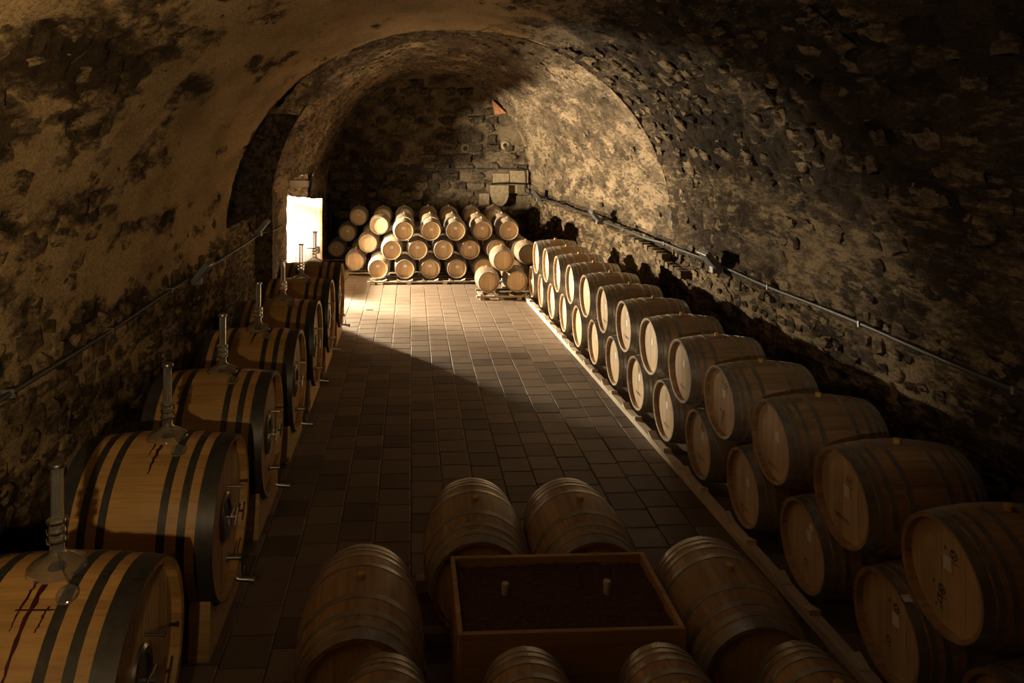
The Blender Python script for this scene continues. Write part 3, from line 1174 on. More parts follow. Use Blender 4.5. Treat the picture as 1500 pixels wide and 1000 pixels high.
# stamped marks on the heads, flat dark print
def letters_bar(widths, h, gap=0.012):
    m = MB()
    tot = sum(widths) + gap * (len(widths) - 1)
    x = -tot / 2
    for w in widths:
        m.box(x, x + w, -0.0006, 0, -h / 2, h / 2)
        if w > 0.015:
            pass
        x += w + gap
    return m


def glyph_row(n, h, seed, lw=0.004):
    r = random.Random(seed)
    m = MB()
    w = h * 0.62
    x = -n * (w + lw * 2) / 2
    for k in range(n):
        if r.random() < 0.15:
            x += w
            continue
        m.box(x, x + lw, -0.0006, 0, -h / 2, h / 2)
        if r.random() < 0.7:
            m.box(x, x + w, -0.0006, 0, h / 2 - lw, h / 2)
        if r.random() < 0.6:
            m.box(x, x + w * 0.9, -0.0006, 0, -lw / 2, lw / 2)
        if r.random() < 0.6:
            m.box(x + w - lw, x + w, -0.0006, 0, -h / 2 if r.random() < 0.6 else 0, h / 2)
        if r.random() < 0.5:
            m.box(x, x + w, -0.0006, 0, -h / 2, -h / 2 + lw)
        x += w + lw * 2
    return m


def ring_flat(r0, r1, seg=24):
    m = MB()
    vs, fs = [], []
    for i in range(seg):
        a = 2 * PI * i / seg
        vs += [(r0 * math.cos(a), -0.0006, r0 * math.sin(a)), (r1 * math.cos(a), -0.0006, r1 * math.sin(a))]
    for i in range(seg):
        j = (i + 1) % seg
        fs.append((2 * i, 2 * i + 1, 2 * j + 1, 2 * j))
    return m.add(vs, fs)


STAMP = {}
g = ring_flat(0.026, 0.034)
for rr, a in ((0.012, 0.0), (0.018, 2.1), (0.018, 4.2)):
    g.add([(rr * math.cos(a) + 0.010 * math.cos(b), -0.0006, rr * math.sin(a) + 0.010 * math.sin(b)) for b in np.linspace(0, 2 * PI, 8)[:-1]], [tuple(range(7))])
q = glyph_row(2, 0.034, 3, 0.006)
g.add([(x - 0.052, y, z + 0.012) for x, y, z in q.v], q.f)
q = glyph_row(6, 0.014, 4, 0.003)
g.add([(x, y, z - 0.052) for x, y, z in q.v], q.f)
STAMP['emblem'] = g.mesh('stamp', 'ink')
g = ring_flat(0.030, 0.034)
q = glyph_row(3, 0.026, 8, 0.004)
g.add(q.v, q.f)
q = glyph_row(7, 0.014, 9, 0.003)
g.add([(x, y, z - 0.056) for x, y, z in q.v], q.f)
STAMP['seal'] = g.mesh('stamp', 'ink')
g = MB()
for k in range(2):
    q = glyph_row(15, 0.013, 20 + k, 0.003)
    g.add([(x, y, z - 0.022 * k) for x, y, z in q.v], q.f)
STAMP['lines'] = g.mesh('stamp', 'ink')
q = glyph_row(9, 0.034, 31, 0.007)
STAMP['name'] = q.mesh('stamp', 'ink')
g = MB()
for a, b, c, d in ((-0.042, 0.042, 0.044, 0.05), (-0.042, 0.042, -0.05, -0.044), (-0.042, -0.036, -0.05, 0.05), (0.036, 0.042, -0.05, 0.05)):
    g.box(a, b, -0.0006, 0, c, d)
for k in range(3):
    q = glyph_row(3, 0.02, 40 + k, 0.004)
    g.add([(x, y, z + 0.026 - 0.027 * k) for x, y, z in q.v], q.f)
STAMP['square'] = g.mesh('stamp', 'ink')
g = ring_flat(0.016, 0.026)
q = glyph_row(4, 0.02, 44, 0.004)
g.add([(x, y, z - 0.05) for x, y, z in q.v], q.f)
STAMP['small'] = g.mesh('stamp', 'ink')
STAMP['sticker'] = MB().lathe([(0.0, -0.002), (0.034, -0.002), (0.034, 0.0)], 20, 'Y').mesh('round_sticker', 'paper')

H8 = [(-1.0, -0.87), (-0.83, -0.75), (-0.66, -0.58), (-0.38, -0.29), (0.29, 0.38), (0.58, 0.66), (0.75, 0.83), (0.87, 1.0)]
PUN = BarrelKit(0.98, 0.444, 0.388, 26, H8, 7)          # puncheons of the right-hand row
BIG = BarrelKit(1.10, 0.46, 0.395, 26, H8, 7)          # the four big barrels round the crate
BQ = BarrelKit(0.94, 0.323, 0.268, 22, H8, 6)          # barriques

ORD = ['nearest', 'second', 'third', 'fourth', 'fifth', 'sixth', 'seventh', 'eighth', 'ninth', 'tenth', 'eleventh', 'twelfth', 'thirteenth', 'fourteenth']
L_Y = [18.35 - 1.085 * k for k in range(14)]
U_POS = [(3.396 - 0.039 * ((L_Y[k] + L_Y[k + 1]) / 2 - 10), (L_Y[k] + L_Y[k + 1]) / 2) for k in range(13)]
P0 = ('paper', 0.075, 0.095, 0.02, 0.075, 0.0)
u_st = {3: [('small', 0.01, 0.2)], 5: [('name', 0.0, -0.2)], 6: [('sticker', 0.05, 0.21), ('name', 0.02, -0.17)], 8: [('lines', 0.0, -0.2)],
        9: [('emblem', 0.07, 0.20), ('emblem', 0.0, -0.13), ('small', -0.03, -0.22)], 10: [('lines', -0.03, -0.24)],
        11: [('seal', 0.05, 0.16), ('lines', -0.05, -0.19)], 12: [('emblem', 0.06, 0.17), ('emblem', -0.05, -0.12), ('small', -0.07, -0.2)]}
l_st = {7: [('square', 0.03, 0.22), ('name', 0.0, -0.16)], 8: [('lines', 0.0, -0.2)], 9: [('square', 0.03, 0.22), ('name', -0.02, -0.18)],
        10: [('lines', -0.05, -0.24)], 11: [('sticker', 0.07, 0.19), ('small', -0.02, -0.16)], 12: [('emblem', 0.06, 0.17), ('small', -0.03, -0.12)]}
u_look = {6: 'white round sticker on its head', 9: 'stamped black above and below its label', 11: 'round seal and two printed lines',
          12: 'dark emblems, deep in shade'}
l_look = {7: 'boxed stamp, lettering low down', 9: 'boxed stamp over bold lettering', 11: 'white round sticker', 12: 'dark emblems and a tag on its hoop'}
rb_ = random.Random(5)
for i, (x, y) in enumerate(U_POS):
    lab = 'upper oak puncheon along the right wall, ' + ('nearest of its tier' if i == 12 else ORD[12 - i] + ' from the near end')
    if i in u_look:
        lab = 'upper right puncheon, ' + ORD[12 - i] + ' from near end, ' + u_look[i]
    st = [('paper', 0.075, 0.095, rb_.uniform(0.0, 0.05), rb_.uniform(0.05, 0.10), rb_.uniform(-0.12, 0.12))] + u_st.get(i, [])
    PUN.make('puncheon', lab, 'barrel', (x + PUN.L / 2, y, 1.238 - PUN.rb), -PI / 2 + rb_.uniform(-0.02, 0.02), 'upper tier of the right-hand barrel row', stamps=st)
for i in range(14):
    y = 18.35 - 1.085 * i
    x = 3.396 - 0.039 * (y - 10)
    lab = 'lower oak puncheon along the right wall, ' + ORD[13 - i] + ' from the near end'
    if i in l_look:
        lab = 'lower right puncheon, ' + ORD[13 - i] + ' from near end, ' + l_look[i]
    st = [('paper', 0.075, 0.095, rb_.uniform(0.0, 0.05), rb_.uniform(0.05, 0.10), rb_.uniform(-0.12, 0.12))] + l_st.get(i, [])
    p = PUN.make('puncheon', lab, 'barrel', (x + PUN.L / 2, y, 0.53 - PUN.rb), -PI / 2 + rb_.uniform(-0.02, 0.02), 'lower tier of the right-hand barrel row', stamps=st)
    if i == 12:
        a = 0.55
        rr = rad(-0.93, PUN.rb, PUN.rh) + 0.005
        obj('hoop_tag', MB().box(-0.025, 0.025, -0.035, 0.035, 0, 0.002).mesh('hoop_tag', 'paper'), p,
            (rr * math.sin(a), -0.93 * PUN.L / 2, PUN.rb + rr * math.cos(a)), (0, a, 0))

# timber bearers under the right-hand row
for k, (dx, nm) in enumerate(((-0.10, 'front'), (0.72, 'rear'))):
    m = MB()
    ya, yb = 3.6, 18.9
    nseg = 5
    t = thing('barrel_rail', 'pale timber rail along the floor under the %s of the right-hand barrels' % ('fronts' if k == 0 else 'backs'), 'rail')
    for q in range(nseg):
        y0 = ya + (yb - ya) * q / nseg
        y1 = ya + (yb - ya) * (q + 1) / nseg - 0.006
        xa = 3.396 - 0.039 * (y0 - 10) + dx
        xb = 3.396 - 0.039 * (y1 - 10) + dx
        v = [(xa, y0, 0.002), (xa + 0.11, y0, 0.002), (xb + 0.11, y1, 0.002), (xb, y1, 0.002), (xa, y0, 0.082), (xa + 0.11, y0, 0.082), (xb + 0.11, y1, 0.082), (xb, y1, 0.082)]
        obj('beam', MB().add(v, [(0, 3, 2, 1), (4, 5, 6, 7), (0, 1, 5, 4), (1, 2, 6, 5), (2, 3, 7, 6), (3, 0, 4, 7)]).mesh('beam', 'rail'), t)
    # chocks wedged between the barrels
    for i in range(14):
        y = 18.35 - 1.085 * i
        for sgn in (-1, 1):
            yc = y + sgn * 0.22
            xa = 3.396 - 0.039 * (yc - 10) + dx + 0.005
            h0, h1 = (0.09, 0.135) if sgn > 0 else (0.135, 0.09)
            v = [(xa, yc - 0.07, 0.082), (xa + 0.1, yc - 0.07, 0.082), (xa + 0.1, yc + 0.07, 0.082), (xa, yc + 0.07, 0.082),
                 (xa, yc - 0.07, h0), (xa + 0.1, yc - 0.07, h0), (xa + 0.1, yc + 0.07, h1), (xa, yc + 0.07, h1)]
            obj('chock', MB().add(v, [(0, 3, 2, 1), (4, 5, 6, 7), (0, 1, 5, 4), (1, 2, 6, 5), (2, 3, 7, 6), (3, 0, 4, 7)]).mesh('chock', 'rail'), t)

# ---- the stack at the back: three rows deep, three tiers high
PAP = lambda: ('paper', 0.10, 0.075, rb_.uniform(-0.02, 0.02), rb_.uniform(0.02, 0.09), rb_.uniform(-0.06, 0.06))
TIER = {'bottom': 0.43, 'middle': 0.975, 'top': 1.52}
A_X = {'bottom': [-0.92, -0.17, 0.56, 1.33, 2.08, 2.84], 'middle': [-0.55, 0.20, 0.94, 1.70, 2.45, 3.17], 'top': [-0.20, 0.59, 1.30, 2.08, 2.85]}
EXTRA_B = {'bottom': [-1.69], 'middle': [-1.31], 'top': [-0.95]}
EXTRA_C = {'bottom': [-1.69, -2.50], 'middle': [-1.31, -2.14], 'top': [-0.95, -1.76]}
for row, yh, ex in (('front', 20.75, {}), ('second', 22.1, EXTRA_B), ('rear', 24.5, EXTRA_C)):
    for tier, hz in TIER.items():
        xs = sorted(ex.get(tier, []) + A_X[tier])
        for k, x in enumerate(xs):
            first = {'front': 0, 'second': len(EXTRA_B[tier]), 'rear': len(EXTRA_C[tier])}[row]
            visible = row == 'front' or k < first or tier == 'top'
            if row == 'front':
                lab = 'pale barrique, %s tier of back stack front row, %s from left' % (tier, 'first' if k == 0 else ORD[k])
                st = [PAP()] + ([('lines', 0, -0.17)] if tier == 'bottom' else [])
            elif visible and k < first:
                if row == 'second':
                    lab = {'top': 'barrique with brightly sunlit head set back at the upper left of the back stack', 'middle': 'half lit barrique set back at the left end of the middle tier',
                           'bottom': 'orange lit barrique set back at the left end of the bottom tier'}[tier]
                    st = []
                else:
                    lab = 'barrique in deep shade at far left, %s tier, %s column' % (tier, 'outermost' if k == 0 else 'second')
                    st = [PAP()]
            elif visible:
                lab = 'barrique whose top shows in the %s row of the back stack, %s from the left' % (row, 'first' if k == 0 else ORD[k])
                st = []
            else:
                lab = 'barrique hidden behind the front row of the back stack, %s tier, %s row' % (tier, row)
                st = []
            g = 'barriques stacked at the back' if visible else 'hidden %s row barriques, %s tier' % (row, tier)
            BQ.make('wine_barrel', lab, 'barrel', (x + rb_.uniform(-0.01, 0.01), yh + BQ.L / 2 + rb_.uniform(-0.02, 0.02), hz - BQ.rb), rb_.uniform(-0.03, 0.03), g,
                    detail=2, stamps=st)
# pair in front at the right, a third on top, one beside it
for (x, y, h, rz, lab) in (
        (2.03, 18.75, 0.44, 0.0, 'barrique on the low pallet beside the right-hand row, left one of the lower pair'),
        (2.78, 18.80, 0.44, 0.0, 'shaded barrique on the low pallet touching the right-hand row, right one of the pair'),
        (2.42, 18.72, 1.005, 0.0, 'sunlit barrique resting on top of the lower pair in front of the back stack'),
        (3.24, 19.80, 0.99, 0.0, 'barrique with half shaded top behind the far end of the right-hand row'),
        (2.86, 19.80, 0.44, 0.0, 'hidden barrique on the floor pallet under the half shaded one'),
        (3.62, 19.80, 0.44, 0.0, 'hidden barrique against the right wall under the half shaded one')):
    BQ.make('wine_barrel', lab, 'barrel', (x, y + BQ.L / 2, h - BQ.rb), rz, 'barriques in front of the back stack')


def pallet(label, xs, y0, depth, top, nb, loc=None, chocks=()):
    """two long runners along X with cross boards"""
    t = thing('pallet', label, 'pallet', (0, 0, 0))
    x0, x1 = xs
    for k in range(nb):
        y = y0 + depth * k / (nb - 1)
        obj('beam', MB().box(x0 + 0.06 * k, x1, y, y + 0.1, 0.055, top, 0.006).mesh('beam', 'beam'), t)
    n = max(3, int((x1 - x0) / 0.9))
    for k in range(n):
        x = x0 + 0.1 + (x1 - x0 - 0.35) * k / (n - 1)
        obj('runner', MB().box(x, x + 0.12, y0 - 0.02, y0 + depth + 0.12, 0.002, 0.055).mesh('runner', 'beam'), t)
    for x in chocks:
        for sg in (-1, 1):
            xc = x + sg * 0.17
            h0, h1 = (top, top + 0.06) if sg > 0 else (top + 0.06, top)
            v = [(xc - 0.06, y0, top), (xc + 0.06, y0, top), (xc + 0.06, y0 + 0.1, top), (xc - 0.06, y0 + 0.1, top),
                 (xc - 0.06, y0, h0), (xc + 0.06, y0, h1), (xc + 0.06, y0 + 0.1, h1), (xc - 0.06, y0 + 0.1, h0)]
            obj('chock', MB().add(v, [(0, 3, 2, 1), (4, 5, 6, 7), (0, 1, 5, 4), (1, 2, 6, 5), (2, 3, 7, 6), (3, 0, 4, 7)]).mesh('chock', 'rail'), t)
    return t


pallet('long grey timber pallet under the front row of the back stack', (-1.25, 3.25), 20.68, 0.85, 0.10, 3, chocks=A_X['bottom'])
pallet('grey timber pallet under the second row of the back stack', (-2.1, 3.25), 22.08, 0.85, 0.095, 3)
pallet('grey timber pallet under the rear row, in the shade at far left', (-2.95, 3.25), 24.48, 0.85, 0.095, 3)
pallet('short grey pallet under the pair of barrels by the right-hand row', (1.70, 3.0), 18.66, 0.85, 0.105, 2, chocks=(2.03, 2.78))
pallet('grey pallet hidden behind the pair of barrels', (2.5, 3.95), 19.82, 0.8, 0.105, 2)

# ---- foreground: four big barrels round the crate, four barriques in front
for (x, y, lab, r) in ((-0.36, 5.27, 'big oak barrel left of the wooden crate in the foreground', 0.03), (0.57, 6.36, 'big oak barrel behind the left half of the wooden crate', -0.02),
                       (1.49, 6.32, 'big oak barrel behind the right half of the wooden crate, knob at its bung', 0.03), (2.36, 5.27, 'big oak barrel right of the wooden crate in the foreground', -0.03)):
    BIG.make('large_barrel', lab, 'barrel', (x, y, 0.57 - BIG.rb), r, 'large barrels around the crate')
for k, x in enumerate((-0.16, 0.73, 1.60, 2.50)):
    BQ.make('wine_barrel', 'barrique cut off by the bottom edge of the picture, %s from the left' % ('first' if k == 0 else ORD[k]), 'barrel',
            (x, 4.62 - BQ.L / 2 - (0.0 if 0 < k < 3 else 0.02), 0.69 - BQ.rb), rb_.uniform(-0.03, 0.03), 'barriques in front of the crate')
t = thing('barrel_stand', 'low timber stand carrying the four front barriques', 'stand')
for y in (3.85, 4.35):
    obj('beam', MB().box(-0.55, 2.9, y, y + 0.1, 0.25, 0.375, 0.006).mesh('beam', 'beam'), t)
    for x in (-0.5, 0.6, 1.7, 2.78):
        obj('leg', MB().box(x, x + 0.1, y, y + 0.1, 0.0, 0.25).mesh('leg', 'beam'), t)
for nm, x0, x1, y0 in (('left', -0.85, 0.12, 4.85), ('rear', 0.05, 2.0, 5.98), ('right', 1.92, 2.85, 4.85)):
    t = thing('bearer', 'pair of low timber bearers under the %s big barrel%s by the crate' % (nm, 's' if nm == 'rear' else ''), 'bearer')
    for dy in (0.0, 0.72):
        obj('beam', MB().box(x0, x1, y0 + dy, y0 + dy + 0.1, 0.0, 0.125, 0.006).mesh('beam', 'beam'), t)

# crate of pomace with two bungs
ct = thing('wooden_crate', 'open pine crate filled with dark pomace among the foreground barrels', 'crate', (1.09, 5.285, 0))
W, D, Hc, w = 0.775, 0.455, 0.9, 0.035
for nm, b in (('side_panel', (-W, -W + w, -D, D)), ('side_panel', (W - w, W, -D, D)), ('front_panel', (-W + w, W - w, -D, -D + w)), ('back_panel', (-W + w, W - w, D - w, D))):
    obj(nm, MB().box(*b, 0.0, Hc, 0.003).mesh(nm, 'crate'), ct)
obj('bottom', MB().box(-W + w, W - w, -D + w, D - w, 0.01, 0.04).mesh('bottom', 'crate'), ct)
nx, ny = 90, 54
X, Yg = np.meshgrid(np.linspace(-W + w, W - w, nx), np.linspace(-D + w, D - w, ny), indexing='ij')
pp = np.stack([X.ravel(), Yg.ravel(), np.zeros(X.size)], 1)
zz = 0.835 + (fbm(pp * 4.0, 3, 71) - 0.5) * 0.05 + (fbm(pp * 30.0, 2, 77) - 0.5) * 0.03
pp[:, 2] = zz
idx = np.arange(nx * ny).reshape(nx, ny)
ff = np.stack([idx[:-1, :-1], idx[1:, :-1], idx[1:, 1:], idx[:-1, 1:]], -1).reshape(-1, 4)
po = obj('pomace', mesh('pomace', pp, [tuple(int(i) for i in q) for q in ff], 'pomace', True), ct)
po['kind'] = 'stuff'
po['label'] = 'dark reddish grape pomace heaped level in the crate'
for k, x in enumerate((0.70, 1.46)):
    o = obj('bung', MB().lathe([(0.0, 0.10), (0.024, 0.10), (0.03, 0.09), (0.026, 0.0)], 16).mesh('bung', 'cork', True), None, (x, 5.33, 0.83))
    tag(o, 'pale bung sticking out of the pomace, %s one' % ('left' if k == 0 else 'right'), 'bung', 'bungs in the pomace')

# ------------------------------------------------------------------ fermentation tanks (large casks) on the left
TL, TRB, TRH = 1.27, 0.70, 0.655
TH = [(-1.0, -0.78), (-0.66, -0.56), (-0.42, -0.32), (0.32, 0.42), (0.56, 0.66), (0.78, 1.0)]
tk_body = staves_mesh('staves', TL, TRB, TRH, 36, 'tank', 14, 0.085, 0.04)
tk_hoops = [hoop_mesh('hoop', TL, TRB, TRH, a, b, 'blackhoop', 64, 0.004, True, 0.013) for a, b in TH]
TREC = 0.075
tk_boards = board_meshes('head_board', TRH - 0.045, TRB, -TL / 2 + TREC, 9, 'tankhead', 0.02, [0.9, 1, 1.1, 1, 1.05, 1, 1.1, 1, 0.9], gap=0.002)
tk_back = disc_mesh('back_head', TRH - 0.045, TRB, TL / 2 - TREC, 'tankhead')
FY = -TL / 2 + TREC
# manhole: oval steel frame, door, cross bar with hand wheel
hm = MB()
ov = Matrix.Diagonal((0.80, 1, 1.12))
hm.lathe([(0.145, 0.004), (0.145, -0.03), (0.175, -0.034), (0.19, -0.02), (0.19, 0.004)], 28, 'Y', (0.02, FY, TRB - 0.03), ov)
hatch_frame = hm.mesh('hatch', 'steel', True)
hatch_door = MB().lathe([(0.0, -0.012), (0.09, -0.016), (0.146, -0.004)], 28, 'Y', (0.02, FY, TRB - 0.03), ov).mesh('hatch_door', 'steel', True)
hb = MB().box(-0.11, 0.15, FY - 0.06, FY - 0.045, TRB - 0.042, TRB - 0.018, 0.003)
hb.tube([(0.02, FY - 0.01, TRB - 0.03), (0.02, FY - 0.10, TRB - 0.03)], 0.011)
hb.tube([(-0.04, FY - 0.1, TRB - 0.08), (0.08, FY - 0.1, TRB + 0.02)], 0.009)
hatch_bar = hb.mesh('hatch_handle', 'steel', True)
th = MB()
th.tube([(0.10, FY, TRB + 0.20), (0.10, FY - 0.05, TRB + 0.20), (0.10, FY - 0.13, TRB + 0.20)], 0.011, 10)
th.tube([(0.10, FY - 0.11, TRB + 0.20), (0.10, FY - 0.13, TRB + 0.20)], 0.017, 10)
thermo = th.mesh('thermometer', 'steel', True)


def tap_mesh(z, x):
    m = MB()
    m.lathe([(0.0, 0.0), (0.04, 0.0), (0.04, -0.012), (0.022, -0.014), (0.02, -0.10), (0.03, -0.102), (0.03, -0.125), (0.022, -0.128), (0.0, -0.128)], 16, 'Y', (x, FY, z))
    m.tube([(x, FY - 0.06, z), (x, FY - 0.06, z + 0.05), (x + 0.04, FY - 0.075, z + 0.13)], 0.008, 8)
    return m.mesh('tap', 'steel', True)


tap1 = tap_mesh(TRB - 0.45, 0.12)
bt = MB()
bt.tube([(0.16, -TL / 2 + 0.12, 0.10), (0.16, -TL / 2 - 0.02, 0.03), (0.16, -TL / 2 - 0.16, 0.02)], 0.022, 12)
bt.tube([(0.16, -TL / 2 - 0.13, 0.02), (0.16, -TL / 2 - 0.155, 0.02)], 0.034, 12)
bt.tube([(0.16, -TL / 2 - 0.06, 0.03), (0.16, -TL / 2 - 0.06, 0.09), (0.19, -TL / 2 - 0.06, 0.14)], 0.008, 8)
tap2 = bt.mesh('drain_tap', 'steel', True)
# glass fermentation lock on the bung
AX, AZ = -0.07, 2 * TRB          # local y of the bung (towards the head), top of the cask
dome = MB().lathe([(0.165, 0.0), (0.175, 0.008), (0.17, 0.022), (0.12, 0.055), (0.06, 0.09), (0.045, 0.11), (0.04, 0.17), (0.036, 0.17), (0.04, 0.105),
                   (0.055, 0.084), (0.115, 0.05), (0.16, 0.02), (0.16, 0.0)], 32, 'Z', (0, AX, AZ - 0.01)).mesh('glass_dome', 'glass', True)
seat = MB().lathe([(0.0, 0.004), (0.05, 0.004), (0.06, -0.01), (0.06, -0.03)], 24, 'Z', (0, AX, AZ)).mesh('bung_plate', 'stain', True)
clampm = MB()
for z in (0.16, 0.215, 0.275):
    clampm.lathe([(0.036, z), (0.062, z), (0.062, z + 0.014), (0.036, z + 0.014)], 20, 'Z', (0, AX, AZ))
for a in (0.4, 2.5, 4.6):
    clampm.tube([(0.056 * math.cos(a), AX + 0.056 * math.sin(a), AZ + 0.16), (0.056 * math.cos(a), AX + 0.056 * math.sin(a), AZ + 0.30)], 0.006, 6)
clamp = clampm.mesh('clamp_rings', 'chrome', True)
tubem = MB().lathe([(0.033, 0.16), (0.037, 0.18), (0.037, 0.62), (0.031, 0.62), (0.031, 0.16)], 20, 'Z', (0, AX, AZ)).mesh('glass_tube', 'glass', True)
capm = MB().lathe([(0.0, 0.635), (0.05, 0.635), (0.052, 0.625), (0.05, 0.612), (0.036, 0.61), (0.0, 0.61)], 20, 'Z', (0, AX, AZ)).mesh('tube_cap', 'steel', True)
# loose glass cap on a chain beside the lock
lc = MB()
lx, ly = 0.24, AX - 0.17
a_ = 0.34
nrm = Vector((math.sin(a_), 0, math.cos(a_)))
pos = Vector((0.705 * math.sin(a_), ly, TRB + 0.705 * math.cos(a_)))
lc.lathe([(0.0, 0.02), (0.058, 0.02), (0.062, 0.016), (0.062, 0.002), (0.0, 0.002)], 20, 'Z', pos, Matrix.Rotation(a_, 3, 'Y'))
loose = lc.mesh('loose_cap', 'glass', True)
chn = MB().tube([(0.05, AX - 0.03, AZ + 0.12), (0.12, AX - 0.09, AZ + 0.05), (0.19, ly, AZ - 0.02), tuple(pos + nrm * 0.03)], 0.004, 6).mesh('chain', 'steel', True)


def drip_mesh(seed, ln):
    """red wine run down the near side of the cask below the bung; follows the staves"""
    r = random.Random(seed)
    m = MB()

    def run(y, a0, a1, w0, w1, steps=16):
        vs, fs = [], []
        for i in range(steps + 1):
            k = i / steps
            a = a0 + (a1 - a0) * k
            yy = y + r.uniform(-0.006, 0.006) + 0.02 * k
            w = (w0 + (w1 - w0) * k) * r.uniform(0.7, 1.3)
            for s_ in (-1, 1):
                ys = yy + s_ * w
                q = rad(2 * ys / TL, TRB, TRH) + 0.0022
                vs.append((q * math.sin(a), ys, TRB + q * math.cos(a)))
        for i in range(steps):
            fs.append((2 * i, 2 * i + 1, 2 * i + 3, 2 * i + 2))
        m.add(vs, fs)
    run(AX, 0.22, 0.22 + ln, 0.018, 0.006)
    run(AX + 0.05, 0.2, 0.2 + ln * 0.45, 0.01, 0.003)
    if ln > 0.6:
        run(AX - 0.09, 0.42, 0.62, 0.008, 0.004)
        run(AX - 0.03, 0.44, 0.455, 0.11, 0.10, 3)
    return m.mesh('wine_stain', 'stain', True)


sad = MB()
# saddle block: concave top following the cask; local X along the aisle
pr = []
for i in range(13):
    x = -0.52 + 1.04 * i / 12
    pr.append((x, TRB - math.sqrt(max(0.0, (TRB - 0.005) ** 2 - x * x)) + 0.004))
n = len(pr)


def saddle(y, th_):
    rr = rad(2 * y / TL, TRB, TRH) + 0.006
    m = MB()
    v = []
    for yy in (y - th_ / 2, y + th_ / 2):
        for x, _ in pr:
            v.append((x, yy, TRB - math.sqrt(max(0.0, rr * rr - x * x))))
        v.append((0.56, yy, -0.2))
        v.append((-0.56, yy, -0.2))
    k = n + 2
    f = [tuple(range(k)), tuple(range(2 * k - 1, k - 1, -1))] + [(i, i + k, (i + 1) % k + k, (i + 1) % k) for i in range(k)]
    return m.add(v, f).mesh('saddle', 'cradle')


sad_f, sad_b = saddle(-0.50, 0.17), saddle(0.50, 0.17)
stretch = MB().box(-0.06, 0.06, -0.42, 0.42, -0.17, -0.06).mesh('stretcher', 'cradle')

T_Y = [4.52, 6.45, 8.22, 10.0, 11.78, 13.55, 15.30]
TNAME = ['nearest', 'second', 'third', 'fourth', 'fifth', 'sixth', 'farthest']
for i, y in enumerate(T_Y):
    xr = -1.57 + 0.014 * (y - 6.45)
    cx = xr - TL / 2
    base = 0.20
    nmx = TNAME[i]
    ext = {0: ', wine run down its side', 1: ', wine drip below its bung', 3: ', red stain beside its bung', 6: ', beside the sunlit doorway'}.get(i, '')
    t = thing('oak_cask', 'large black hooped oak cask, %s of seven along left wall%s' % (nmx, ext), 'cask', (cx, y, base), PI / 2, 'large casks along the left wall')
    obj('staves', tk_body, t)
    for h in tk_hoops:
        obj('hoop', h, t)
    for b in tk_boards:
        obj('head_board', b, t)
    obj('back_head', tk_back, t)
    hf = obj('hatch', hatch_frame, t)
    obj('hatch_door', hatch_door, hf)
    obj('hatch_handle', hatch_bar, hf)
    obj('thermometer', thermo, t)
    obj('tap', tap1, t)
    obj('drain_tap', tap2, t)
    if i in (0, 1, 3):
        s_ = obj('wine_stain', drip_mesh(i + 3, {0: 0.9, 1: 0.42, 3: 0.35}[i]), t)
        # local +X of the cask points away along the aisle; mirror so the stain is on the near side
        s_.scale = (-1, 1, 1)
    a = thing('airlock', 'glass fermentation lock with tall tube on the %s cask' % nmx + ('' if i else ', loose round cap beside it'), 'airlock', (cx, y, base), PI / 2,
              'fermentation locks on the casks')
    a.location = (cx, y, base)
    for nm, me in (('bung_plate', seat), ('glass_dome', dome), ('clamp_rings', clamp), ('glass_tube', tubem), ('tube_cap', capm)):
        obj(nm, me, a)
    for nm, me in (('loose_cap', loose), ('chain', chn)):
        o = obj(nm, me, a)
        o.scale = (-1, 1, 1)
    s = thing('cask_cradle', 'pine saddle cradle under the %s cask' % nmx, 'cradle', (cx, y, base), PI / 2, 'cradles under the casks')
    obj('saddle', sad_f, s)
    obj('saddle', sad_b, s)
    obj('stretcher', stretch, s)

# ------------------------------------------------------------------ gateway door leaf, conduits, floodlights
dt = thing('door_leaf', 'limed plank door leaf standing open in the sunlit gateway', 'door', (-3.68, 21.55, 0))
for k in range(7):
    x0 = 0.0 + k * 0.145
    obj('plank', MB().box(x0 + 0.003, x0 + 0.142, 0, 0.04, 0.02, 2.47 - 0.012 * (k % 3) - 0.012 * k, 0.003).mesh('plank', 'door'), dt)
obj('edge_strip', MB().box(1.015, 1.06, -0.02, 0.05, 0.02, 2.40).mesh('edge_strip', 'crate'), dt)
for z in (0.35, 1.35, 2.1):
    obj('cross_batten', MB().box(0.02, 1.0, 0.04, 0.07, z, z + 0.1).mesh('cross_batten', 'door'), dt)
lk = MB().box(0.80, 0.98, -0.05, 0.0, 0.78, 0.98, 0.006)
lk.tube([(0.62, -0.035, 0.93), (0.98, -0.035, 0.93)], 0.012, 8)
lk.tube([(0.90, -0.06, 0.86), (0.90, -0.11, 0.86), (0.97, -0.11, 0.84)], 0.012, 8)
obj('door_latch', lk.mesh('door_latch', 'iron', True), dt)


def conduit(name, pts, r, label, clips=1.1):
    t = thing(name, label, 'conduit')
    obj('tube', MB().tube(pts, r, 8).mesh('tube', 'cable', True), t)
    return t


def on_wall(y, h, side):
    c, aL, aR, b = profile(y, y > Y_STEP)
    off = 0.05
    return (c + aR - off, y, h) if side > 0 else (c - aL + off, y, h)


